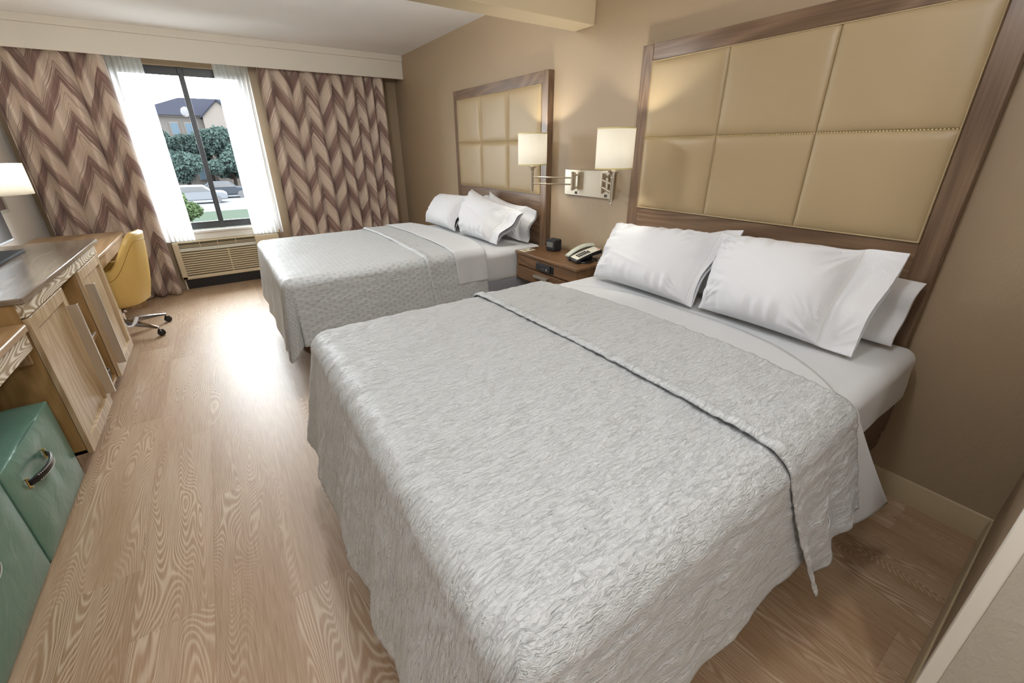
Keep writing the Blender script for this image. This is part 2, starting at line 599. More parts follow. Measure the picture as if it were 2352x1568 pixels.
        if fixn:
            bm = bmesh.new(); bm.from_mesh(me)
            bmesh.ops.recalc_face_normals(bm, faces=bm.faces)
            bm.to_mesh(me); bm.free()
        me.materials.append(mat)
        o = bpy.data.objects.new(name, me)
        C.objects.link(o)
        if parent is not None:
            o.parent = parent
        if smooth:
            me.shade_smooth()
            me.set_sharp_from_angle(angle=math.radians(smooth))
        if solid:
            s = o.modifiers.new('thickness', 'SOLIDIFY'); s.thickness = solid; s.offset = 0
        if bevel:
            b = o.modifiers.new('bevel', 'BEVEL'); b.width = bevel; b.segments = seg; b.limit_method = 'ANGLE'
            b.angle_limit = math.radians(35)
        if sub:
            s = o.modifiers.new('subsurf', 'SUBSURF'); s.levels = sub; s.render_levels = sub
        return o


def thing(name, label, cat, loc, group=None):
    o = bpy.data.objects.new(name, None)
    o.location = loc
    o.empty_display_size = 0.05
    C.objects.link(o)
    return tag(o, label, cat, group)


def tag(o, label, cat, group=None, kind=None):
    o['label'] = label
    o['category'] = cat
    if group:
        o['group'] = group
    if kind:
        o['kind'] = kind
    return o


def structure(o, label=None):
    o['kind'] = 'structure'
    if label:
        o['label'] = label
    return o


# ------------------------------------------------------------------ dimensions
XL = -3.70           # left wall
YW = 5.66            # window wall
YN = -0.43           # near wall of the sleeping area
XE = -1.01           # its free end
YB = -2.6            # back of the entrance passage
ZC = 2.538
T = 0.12

# ------------------------------------------------------------------ structure
structure(MB().box(XL - T, T, YB - T, YW + 0.25, -0.08, 0).build('floor', M['floor'], smooth=0), 'limed oak plank floor')
structure(MB().box(XL - T, T, YB - T, YW + 0.25, ZC, ZC + 0.08).build('ceiling', M['ceiling'], smooth=0), 'smooth off-white ceiling')
structure(MB().box(0, T, YN - T, YW + 0.25, 0, ZC).build('wall_right', M['wall'], smooth=0), 'tan textured wall behind the headboards')
structure(MB().box(XL - T, XL, YB - T, YW + 0.25, 0, ZC).build('wall_left', M['wall_light'], smooth=0), 'pale wall behind the desk')
structure(MB().box(XL, XE, YB - T, YB, 0, ZC).build('wall_back', M['wall'], smooth=0))
# near wall: textured end, smooth face, bead on the corner
structure(MB().box(XE + 0.001, 0, YN - T, YN, 0, ZC).build('wall_near', M['wall'], smooth=0), 'short tan wall at the right edge')
structure(MB().box(XE, XE + 0.12, YB, YN - T - 0.001, 0, ZC).build('wall_passage', M['wall_grey'], smooth=0), 'grey textured wall face at the right edge')
structure(MB().box(XE - 0.004, XE + 0.02, YN - 0.028, YN + 0.0035, 0, ZC).build('trim_corner', M['bead'], bevel=0.003), 'white corner bead on the near wall end')
structure(MB().box(XE - 0.003, XE + 0.001, YN - T - 0.002, YN - 0.028, 0, ZC).build('wall_end', M['wall_grey'], smooth=0), 'grey textured end of the near wall')
# window wall with the opening
WX0, WX1, WZ0, WZ1 = -2.83, -1.715, 0.62, 2.285
wb = MB()
wb.box(XL, WX0, YW, YW + 0.22, 0, ZC).box(WX1, 0, YW, YW + 0.22, 0, ZC)
wb.box(WX0, WX1, YW, YW + 0.22, WZ1, ZC).box(WX0, WX1, YW, YW + 0.22, 0, WZ0)
structure(wb.build('wall_window', M['wall'], smooth=0), 'wall around the window')
# soffit beam
structure(MB().box(XL, 0, 1.99, 2.18, 2.206, ZC).build('trim_beam', M['soffit'], bevel=0.004), 'beige ceiling beam between the beds')
# valance board with stepped top
vb = MB().box(XL, -0.001, 5.34, 5.36, 2.287, 2.475).box(XL, -0.001, 5.325, 5.36, 2.475, ZC)
structure(vb.build('trim_valance', M['trimw'], bevel=0.002), 'off-white valance board over the curtains')


# baseboards
def baseboard(name, a, b, nrm, parent=None):
    """profile extruded between a and b along a wall, nrm points into the room"""
    a = Vector((a[0], a[1], 0)); b = Vector((b[0], b[1], 0)); n_ = Vector((nrm[0], nrm[1], 0))
    prof = [(0, 0), (0.012, 0), (0.012, 0.088), (0.009, 0.094), (0.009, 0.101), (0.005, 0.113), (0, 0.116)]
    V = [a + n_ * p + Vector((0, 0, z)) for p, z in prof] + [b + n_ * p + Vector((0, 0, z)) for p, z in prof]
    k = len(prof)
    F = [tuple(range(k)), tuple(reversed(range(k, 2 * k)))] + [(i, (i + 1) % k, k + (i + 1) % k, k + i) for i in range(k)]
    return structure(MB().add(V, F).build(name, M['basebd'], smooth=30))


baseboard('baseboard_right', (0, YN), (0, YW), (-1, 0))
baseboard('baseboard_near', (XE + 0.02, YN), (-0.012, YN), (0, 1))
baseboard('baseboard_left', (XL, YB), (XL, YW), (1, 0))

# window frame, mullion, glass
wf = MB()
YF = YW + 0.09
wf.box(WX0, WX1, YF, YF + 0.05, WZ0 + 0.03, WZ0 + 0.10)
wf.box(WX0, WX1, YF, YF + 0.05, WZ1 - 0.075, WZ1)
wf.box(WX0, WX0 + 0.05, YF, YF + 0.05, WZ0 + 0.03, WZ1)
wf.box(WX1 - 0.05, WX1, YF, YF + 0.05, WZ0 + 0.03, WZ1)
wf.box(WX0, WX1, YF - 0.012, YF + 0.01, WZ0 + 0.095, WZ0 + 0.11)
wo = structure(wf.build('window_1', M['bronze'], bevel=0.003), 'bronze framed window')
MB().box(-2.297, -2.247, YF - 0.015, YF + 0.05, WZ0 + 0.03, WZ1).box(-2.283, -2.261, YF - 0.028, YF, WZ0 + 0.1, WZ1 - 0.06).build('mullion', M['bronze'], wo, bevel=0.004)
for a, b in ((WX0 + 0.05, -2.297), (-2.247, WX1 - 0.05)):
    MB().box(a, b, YF + 0.022, YF + 0.028, WZ0 + 0.09, WZ1 - 0.07).build('window_pane', M['glass'], wo, smooth=0)
MB().box(WX0 - 0.02, WX1 + 0.02, YW - 0.035, YF, WZ0 - 0.0, WZ0 + 0.028).build('window_sill', M['sill'], wo, bevel=0.006)
MB().box(WX0, WX1, YW - 0.012, YW + 0.02, WZ0 - 0.075, WZ0 - 0.002).build('sill_apron', M['sill'], wo, bevel=0.004)

# ------------------------------------------------------------------ air conditioner
AX0, AX1, AY, AZ0, AZ1 = -2.785, -1.725, 5.575, 0.118, 0.543
ac = thing('air_conditioner', 'cream slatted air conditioner unit under the window', 'air conditioner', ((AX0 + AX1) / 2, AY + 0.04, 0))
GX1 = -1.985
b = MB()
b.box(AX0, AX0 + 0.055, AY, YW - 0.002, AZ0, AZ1)                       # left cheek
b.box(GX1, AX1, AY, YW - 0.002, AZ0, AZ1)                               # right control cheek
b.box(AX0 + 0.05, GX1, AY + 0.05, YW - 0.002, AZ0, AZ1 - 0.01)          # body
b.box(AX0, AX1, AY, AY + 0.055, AZ0, AZ0 + 0.04)                        # bottom rail
b.box(AX0, AX1, AY + 0.035, YW - 0.002, AZ1 - 0.02, AZ1)
b.build('housing', M['ptac'], ac, bevel=0.008)
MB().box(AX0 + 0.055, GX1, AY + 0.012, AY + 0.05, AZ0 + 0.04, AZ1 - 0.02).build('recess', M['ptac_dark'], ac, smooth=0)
g = MB()
for k in range(10):
    z = AZ0 + 0.055 + k * 0.0262
    g.prism([(AY - 0.001, z), (AY + 0.02, z + 0.011), (AY + 0.02, z + 0.017), (AY - 0.001, z + 0.012)], 'x', AX0 + 0.055, GX1)
g.box(AX0 + 0.5, AX0 + 0.512, AY + 0.003, AY + 0.02, AZ0 + 0.04, AZ0 + 0.31)
g.build('intake_grille', M['ptac'], ac, smooth=20)
MB().box(AX0 + 0.055, GX1, AY - 0.002, AY + 0.02, AZ0 + 0.318, AZ0 + 0.355).build('band', M['ptac_band'], ac, bevel=0.004)
g = MB()
for k in range(4):
    z = AZ0 + 0.365 + k * 0.0155; y = AY + 0.004 + k * 0.0075
    g.box(AX0 + 0.055, GX1, y, y + 0.004, z, z + 0.0065)
for xx in (AX0 + 0.25, AX0 + 0.42, AX0 + 0.6):
    g.box(xx, xx + 0.005, AY + 0.003, AY + 0.02, AZ0 + 0.36, AZ0 + 0.42)
g.build('outlet_grille', M['ptac'], ac, smooth=20)
MB().box(AX0 + 0.03, AX1 - 0.05, AY + 0.05, YW - 0.002, 0, AZ0 + 0.002).build('base', M['black'], ac, bevel=0.003)
MB().box(AX0 + 0.012, AX0 + 0.02, AY + 0.02, AY + 0.03, 0, AZ0 + 0.002).build('support_rod', M['ptac_band'], ac)

# ------------------------------------------------------------------ curtains


def pleats(x0, x1, ybase, amp, npl, z0, z1, seed, gather=1.65, nz=60, flare=0.0):
    r = np.random.default_rng(seed)
    n = 26 * npl
    t = np.linspace(0, 1, n)
    # irregular pleat phase
    w_ = 0.7 + 0.6 * r.random(npl)
    w_ = np.cumsum(np.concatenate([[0], w_])); w_ /= w_[-1]
    ph = np.interp(t, w_, np.arange(npl + 1))
    a = np.interp(ph, np.arange(npl + 1), 0.65 + 0.5 * r.random(npl + 1))
    zz = np.linspace(z0, z1, nz)
    P = np.zeros((nz, n, 3)); UV = np.zeros((nz, n, 2))
    tw = np.interp(ph, np.arange(npl + 1), r.random(npl + 1) * 2 - 1)
    for i, z in enumerate(zz):
        k = (z1 - z) / (z1 - z0)
        am = amp * a * (0.75 + 0.35 * k)
        pp = 2 * PI * ph + 0.35 * tw * k
        wave = np.arcsin(0.97 * np.sin(pp)) / 1.33 + 0.12 * np.sin(2 * pp + 1.0 + 1.5 * k * tw)
        y = ybase + am * wave
        x = x0 + (x1 - x0) * t + 0.35 * am * np.cos(2 * PI * ph + 0.6) + (t - 0.5) * flare * k
        P[i, :, 0] = x; P[i, :, 1] = y; P[i, :, 2] = z
        if i == nz // 2:
            ds = np.hypot(np.diff(x), np.diff(y))
            arc = np.concatenate([[0], np.cumsum(ds)])
        UV[i, :, 1] = z
    UV[:, :, 0] = arc[None, :]
    return P, UV


def curtain(name, label, cat, x0, x1, y, amp, npl, z0, z1, seed, mat, solid=0.002, **k):
    o = thing(name, label, cat, ((x0 + x1) / 2, y, z0))
    P, UV = pleats(x0, x1, y, amp, npl, z0, z1, seed, **k)
    MB().grid(P, UV).build('fabric', mat, o, smooth=80, fixn=False, solid=solid)
    # heading rail hooks hidden by the board: a slim track
    MB().box(x0, x1, y - 0.008, y + 0.008, z1, z1 + 0.02).build('curtain_track', M['sill'], o, bevel=0.002)
    return o


curtain('curtain', 'brown and beige chevron curtain left of the window, behind the desk', 'curtain', -3.63, -2.83, 5.455, 0.056, 6, 0.015, 2.40, 3, M['curtain'])
curtain('curtain', 'brown and beige chevron curtain right of the window, behind the far bed', 'curtain', -1.60, -0.24, 5.455, 0.058, 10, 0.015, 2.40, 8, M['curtain'])
curtain('sheer_curtain', 'white sheer curtain at the left side of the window', 'sheer curtain', -2.88, -2.56, 5.545, 0.016, 8, 0.56, 2.40, 5, M['sheer'], 0.0)
curtain('sheer_curtain', 'white sheer curtain at the right side of the window', 'sheer curtain', -1.99, -1.67, 5.545, 0.016, 8, 0.56, 2.40, 6, M['sheer'], 0.0)
wand = thing('curtain_wand', 'thin white curtain wand hanging beside the right sheer', 'curtain wand', (-1.712, 5.52, 0.57))
MB().cyl((-1.712, 5.515, 0.575), (-1.70, 5.515, 2.35), 0.004, n=8).build('rod', M['sill'], wand)
MB().cyl((-1.712, 5.515, 0.565), (-1.712, 5.515, 0.60), 0.007, n=10).build('tip', M['brass'], wand)

# ------------------------------------------------------------------ headboards
HB = dict(W=1.53, m=0.076, t=0.055, z1=2.013, pt=1.931, pm=1.535, pb=1.134, z0=0.30)


def cushion(y0, y1, z0, z1, xf, puff=0.016):
    n = 22
    u = np.linspace(0, 1, n)
    # denser near edges
    u = 0.5 - 0.5 * np.cos(PI * u)
    U_, V_ = np.meshgrid(u, u, indexing='ij')
    d = np.minimum(np.minimum(U_, 1 - U_) * (y1 - y0), np.minimum(V_, 1 - V_) * (z1 - z0))
    s = np.clip(d / 0.045, 0, 1)
    h = np.sqrt(np.clip(1 - (1 - s) ** 2, 0, 1))
    P = np.stack([xf - puff * h - 0.004 * (1 - (2 * U_ - 1) ** 2) * (1 - (2 * V_ - 1) ** 2),
                  y0 + (y1 - y0) * U_, z0 + (z1 - z0) * V_], -1)
    return P


def headboard(y0, label):
    o = thing('headboard', label, 'headboard', (0, y0 + HB['W'] / 2, HB['z0']))
    y1 = y0 + HB['W']
    t, m_ = HB['t'], HB['m']
    MB().box(-t, -0.001, y0, y0 + m_, HB['z0'], HB['z1']).build('side_rail', M['hb_wood_v'], o, bevel=0.003)
    MB().box(-t, -0.001, y1 - m_, y1, HB['z0'], HB['z1']).build('side_rail', M['hb_wood_v'], o, bevel=0.003)
    MB().box(-t + 0.0015, -0.001, y0 + m_, y1 - m_, HB['pt'], HB['z1'] - 0.0005).build('top_rail', M['hb_wood'], o, bevel=0.002)
    MB().box(-t + 0.0015, -0.001, y0 + m_, y1 - m_, HB['z0'], HB['pb']).build('lower_panel', M['hb_wood'], o, bevel=0.002)
    MB().box(-t + 0.02, -0.001, y0 + m_, y1 - m_, HB['pb'], HB['pt']).build('backing', M['hb_wood'], o)
    w3 = (HB['W'] - 2 * m_) / 3
    for i in range(3):
        for (za, zb) in ((HB['pb'], HB['pm']), (HB['pm'], HB['pt'])):
            ya = y0 + m_ + i * w3
            g = 0.0006
            q = MB().grid(cushion(ya + g, ya + w3 - g, za + g, zb - g, -t + 0.004))
            q.box(-t + 0.004, -t + 0.02, ya + g, ya + w3 - g, za + g, zb - g)
            q.build('padded_square', M['hb_pad'], o, smooth=60, fixn=False)
    # piping around the padded area
    a, b_, zb, zt, xx = y0 + m_ + 0.004, y1 - m_ - 0.004, HB['pb'] + 0.004, HB['pt'] - 0.004, -t - 0.003
    MB().tube([(xx, a, zb), (xx, b_, zb), (xx, b_, zt), (xx, a, zt), (xx, a, zb)], 0.004, 8).build('piping', M['hb_pad'], o)
    # stitches along the middle seam
    s = MB()
    k = int((b_ - a) / 0.011)
    for i in range(k):
        yy = a + 0.006 + i * 0.011
        s.box(-t - 0.0025, -t + 0.004, yy, yy + 0.006, HB['pm'] - 0.0016, HB['pm'] + 0.0016)
    st = s.build('stitching', M['shade_trim'], o, smooth=0)
    st['kind'] = 'stuff'
    return o


headboard(0.0, 'large padded tan headboard on the wall above the nearest bed')
headboard(2.385, 'padded tan headboard on the wall above the bed nearer the window')

# ------------------------------------------------------------------ beds
ZM = 0.735


def rounded_box_grid(x0, x1, y0, y1, z0, z1, r, n=10, wob=0.0, seed=0):
    """closed rounded slab: stacked rings"""
    rings = []
    prof = [(0.0, 0.0)]
    m_ = 7
    for i in range(m_ + 1):
        a = -PI / 2 + (PI / 2) * i / m_
        prof.append((r * (1 - math.cos(a)) if False else r - r * math.cos(a) , None, a))
    # ring list of (inset, z)
    L = []
    for i in range(m_ + 1):
        a = (PI / 2) * i / m_
        L.append((r * (1 - math.sin(a)), z0 + r * (1 - math.cos(a))))
    for i in range(9):
        L.append((0.0, z0 + r + (z1 - z0 - 2 * r) * (i + 1) / 10))
    for i in range(m_ + 1):
        a = (PI / 2) * i / m_
        L.append((r * (1 - math.cos(a)), z1 - r * (1 - math.sin(a))))
    R0 = max(r, 0.05)
    ang = np.linspace(0, PI / 2, n)
    pts = []
    for cx, cy, a0 in ((x1 - R0, y1 - R0, 0), (x0 + R0, y1 - R0, PI / 2), (x0 + R0, y0 + R0, PI), (x1 - R0, y0 + R0, 3 * PI / 2)):
        for a in ang:
            pts.append((cx, cy, math.cos(a0 + a), math.sin(a0 + a)))
    # add subdivisions on the straight runs
    full = []
    for i, p in enumerate(pts):
        full.append(p)
        q = pts[(i + 1) % len(pts)]
        d = math.hypot(q[0] - p[0], q[1] - p[1])
        if d > 0.2:
            for k in range(1, 16):
                f = k / 16
                full.append((p[0] + (q[0] - p[0]) * f, p[1] + (q[1] - p[1]) * f, p[2], p[3]))
    full = np.array(full)
    P = []
    for ins, z in L:
        rr = R0 - ins
        w_ = wob * vnoise(full[:, 0] * 6 + full[:, 1] * 6 + seed, np.full(len(full), z * 14))
        P.append(np.stack([full[:, 0] + full[:, 2] * (rr + w_), full[:, 1] + full[:, 3] * (rr + w_), np.full(len(full), z)], -1))
    return np.array(P)


def slab(mb, x0, x1, y0, y1, z0, z1, r, wob=0.0, seed=0):
    P = rounded_box_grid(x0, x1, y0, y1, z0, z1, r, wob=wob, seed=seed)
    k = len(mb.v)
    mb.grid(P, wrap=True)
    n = P.shape[1]
    mb.f.append(tuple(k + i for i in reversed(range(n))))
    # top cap as concentric grid for gentle dome
    top = P[-1]
    c = top.mean(0)
    prev = k + (P.shape[0] - 1) * n
    for s in (0.66, 0.33):
        ring = c + (top - c) * s
        ring[:, 2] = z1 + 0.004
        kk = len(mb.v)
        mb.v += [tuple(p) for p in ring.tolist()]
        for i in range(n):
            mb.f.append((prev + i, prev + (i + 1) % n, kk + (i + 1) % n, kk + i))
        prev = kk
    mb.f.append(tuple(prev + i for i in range(n)))
    return mb


def drape(y0, y1, zt, xfoot, s0, s1, Dn, Df, Dfoot, r=0.055, res=0.014, flare=0.03, dz=0.0, wig=0.010, wl=0.24,
          crink=0.0016, seed=0, warp=0.0, endroll=0.0, headcurve=0.0, tipdrop=0.0, cornerfold=0.0, side_wig=None, hemf=None, curve01=None, flare_foot=None):
    """cloth over a slab lying with its head at x=0 and foot at xfoot. s0..s1: distance from the wall along the bed
    (s1 may run past the foot edge). Dn/Df: overhang on near (-y) and far (+y) sides."""
    L = -xfoot
    S = np.arange(s0, s1 + res * 0.5, res)
    hw = (y1 - y0) / 2
    yc = (y0 + y1) / 2
    Tt = np.arange(-hw - Dn, hw + Df + res * 0.5, res)
    s, t = np.meshgrid(S, Tt, indexing='ij')
    a = np.maximum(s - L, 0)
    b = np.maximum(np.abs(t) - hw, 0)
    sn = np.clip((s - s0) / max(s1 - s0, 1e-6), 0, 1)
    if hemf:
        b = b * (hemf[0] + (hemf[1] - hemf[0]) * sn ** 1.5)
    side = np.sign(t)
    Db = np.where(t < 0, Dn, Df)
    # cap the diagonal so the hem keeps level round the corner
    an, bn = a / max(Dfoot, 1e-6), b / Db
    rho_n = np.maximum(an, bn)
    hyp = np.hypot(a, b)
    th = np.arctan2(bn, an + 1e-9)
    Dc = Dfoot * np.cos(th) ** 2 + Db * np.sin(th) ** 2
    both = (a > 0) & (b > 0)
    rho = np.where(both, rho_n * Dc * (1 + tipdrop * np.sin(2 * th) ** 2 * rho_n), np.maximum(a, b))
    arc = r * PI / 2
    ang = np.minimum(rho / r, PI / 2)
    out = np.where(rho < arc, r * np.sin(ang), r)
    drop = np.where(rho < arc, r * (1 - np.cos(ang)), r + rho - arc)
    hang = np.clip((drop - r) / 0.45, 0, 1.6)
    fl_ = flare if not isinstance(flare, tuple) else flare[0] + (flare[1] - flare[0]) * sn
    wf_ = np.cos(th) ** 2 * (rho > 0)
    fl_ = fl_ if flare_foot is None else fl_ + (flare_foot - fl_) * wf_
    out = out + fl_ * hang
    # folds grow towards the hem
    along = np.where(a > b, t, s)
    ww = wig if side_wig is None else np.where(a > b, wig, side_wig)
    fold = np.sin(2 * PI * along / wl + 2.2 * vnoise(along * 2.1 + seed, along * 0 + seed)) + 0.6 * vnoise(along * 7 + seed, drop * 2 + 3)
    out = out + ww * hang * fold
    dirx = np.where(both, np.cos(th), (a > 0) * 1.0)
    diry = np.where(both, np.sin(th), (b > 0) * 1.0)
    if cornerfold:
        out = out + np.where(both, cornerfold * hang * np.cos(4 * th) * -1.0, 0)
    x = -np.minimum(s, L) - dirx * out
    y = yc + np.clip(t, -hw, hw) + side * diry * out
    z = zt + dz - drop
    x = x + r * 0 
    # pull the rectangle in so that the rounded shoulder lands on the slab edge
    # wrinkles on top
    topm = 1 - np.clip(drop / 0.08, 0, 1)
    z = z + topm * (0.004 * vnoise(s * 3 + seed, t * 3) + 0.002 * vnoise(s * 9, t * 9 + seed))
    if crink:
        nz_ = crink * (vnoise(s * 20 + seed, t * 48) + 0.6 * vnoise(s * 40 + 5, t * 95 + seed))
        z = z + nz_ * np.where(drop < r * 0.6, 1, 0.25)
        y = y - side * diry * nz_ * np.clip(drop / r, 0, 1) * -1
        x = x - dirx * nz_ * np.clip(drop / r, 0, 1)
    # warp: the head-side and foot-side edges sweep towards the wall as the cloth falls
    if warp:
        wp = warp if not isinstance(warp, tuple) else warp[0] + (warp[1] - warp[0]) * sn
        x = x + wp * np.clip(drop / 0.6, 0, 1.3) ** 1.2 * (t < 0)
    if curve01:
        # edges bow towards the wall in the middle of the bed: (head edge, foot edge)
        cw = curve01[0] + (curve01[1] - curve01[0]) * sn
        x = x + cw * np.clip(1 - (np.abs(t) / hw) ** 3, 0, 1) * (s <= L)
    if endroll:
        q_ = np.clip((s1 - s) / 0.042, 0, 1)
        lift = endroll * np.sin(PI * q_) ** 0.6 * (1 + 0.35 * vnoise(t * 60 + seed, s * 0 + 2))
        z = z + lift * np.where(drop < r, 1, 0.2)
        y = y + side * diry * lift * 0.35
    P = np.stack([x, y, z], -1)
    UV = np.stack([s, t], -1)
    return P, UV


def make_bed(idx, y0, y1, label, spring_mat, foot_x=-2.03):
    o = thing('bed', label, 'bed', ((foot_x) / 2, (y0 + y1) / 2, 0))
    hx = -0.062
    m1 = MB(); slab(m1, foot_x + 0.02, hx, y0 + 0.015, y1 - 0.015, 0.235, 0.37, 0.05)
    m1.build('bed_base', M['bed_base'], o, smooth=50)
    m2 = MB(); slab(m2, foot_x + 0.015, hx, y0 + 0.01, y1 - 0.01, 0.345, 0.50, 0.02)
    m2.build('box_spring', spring_mat, o, smooth=50)
    m3 = MB(); slab(m3, foot_x, hx, y0, y1, 0.485, ZM, 0.05, 0.004, idx * 5)
    m3.build('mattress', M['mattress'], o, smooth=60)
    for (xx, yy) in ((foot_x + 0.35, y0 + 0.3), (foot_x + 0.35, y1 - 0.3), (-0.4, y0 + 0.3), (-0.4, y1 - 0.3)):
        MB().cyl((xx, yy, 0), (xx, yy, 0.24), 0.035, n=16).build('leg', M['black'], o)
    return o


make_bed(1, -0.055, 1.50, 'nearest bed, brown base and white mattress under the big headboard', M['bed_base'])
make_bed(2, 2.395, 3.93, 'bed nearer the window, white mattress over a grey box spring', M['box_grey'])


def cloth(name, label, cat, P, UV, mat, loc, parent=None, solid=0.004):
    o = MB().grid(P, UV).build(name, mat, parent, smooth=80, fixn=False, solid=solid)
    o.modifiers['thickness'].offset = 1.0
    if parent is not None:
        return o
    # put the origin at the given point
    me = o.data
    me.transform(Matrix.Translation(-Vector(loc)))
    o.location = loc
    return tag(o, label, cat)


# --- nearest bed: rectangle corners of cloth (inset by the shoulder radius)
RR = 0.055


def dress(y0, y1, foot, names, mats, k):
    ya, yb = y0 + RR - 0.014, y1 - RR + 0.014
    xf = foot + RR - 0.02
    return ya, yb, xf


ya, yb, xf = -0.055 + 0.055, 1.50 - 0.055, -1.985
P, UV = drape(ya, yb, 0.764, xf, 0.86, -xf + 0.545, 0.48, 0.47, 0.545, r=0.078, res=0.0085, flare=0.055, wig=0.012, wl=0.31, crink=0.0034, seed=3,
              tipdrop=0.05, cornerfold=0.02, side_wig=0.006, flare_foot=0.10)
cov = cloth('coverlet', 'white crinkled coverlet spread over the nearest bed', 'coverlet', P, UV, M['cover'], (-1.1, 0.72, 0.30))
P, UV = drape(ya - 0.004, yb + 0.004, 0.772, xf, 0.80, 1.235, 0.60, 0.46, 0.5, r=0.078, res=0.0085, flare=(0.115, 0.065), wig=0.016, wl=0.17, crink=0.0030, seed=9,
              warp=(0.10, 0.24), endroll=0.013, hemf=(0.72, 1.02), curve01=(0.07, 0.02), side_wig=0.014)
cloth('turned_back_band', None, None, P, UV, M['cover'], None, cov)
P, UV = drape(ya - 0.002, yb + 0.002, 0.754, xf, 0.76, 1.02, 0.50, 0.44, 0.5, r=0.07, res=0.014, flare=(0.13, 0.05), wig=0.008, wl=0.33, crink=0, seed=14,
              warp=(0.36, 0.12), curve01=(0.27, 0.0))
cloth('top_sheet', 'smooth white top sheet folded down on the nearest bed', 'sheet', P, UV, M['sheet'], (-0.7, 0.72, 0.30))
# --- far bed
ya, yb, xf = 2.395 + 0.045, 3.93 - 0.045, -2.0
P, UV = drape(ya, yb, 0.762, xf, 1.0, -xf + 0.50, 0.46, 0.46, 0.50, res=0.012, flare=0.045, wig=0.006, wl=0.5, crink=0.0016, seed=31,
              tipdrop=0.14, cornerfold=0.028, side_wig=0.002)
cov = cloth('coverlet', 'white basket-weave coverlet spread over the bed nearer the window', 'coverlet', P, UV, M['cover_weave'], (-1.1, 3.16, 0.30))
P, UV = drape(ya - 0.004, yb + 0.004, 0.769, xf, 0.64, 1.13, 0.48, 0.46, 0.5, res=0.012, flare=0.05, wig=0.004, wl=0.4, crink=0.0016, seed=22,
              warp=(0.0, 0.08), endroll=0.009, curve01=(0.06, 0.03))
cloth('turned_back_band', None, None, P, UV, M['cover_weave'], None, cov)
P, UV = drape(ya - 0.010, yb + 0.010, 0.778, xf, 0.64, 0.90, 0.27, 0.28, 0.5, res=0.012, flare=0.04, wig=0.008, wl=0.3, crink=0, seed=27,
              warp=(0.02, 0.05), curve01=(0.10, 0.05))
cloth('top_sheet', 'smooth white top sheet folded down on the bed nearer the window', 'sheet', P, UV, M['sheet'], (-0.7, 3.16, 0.50))


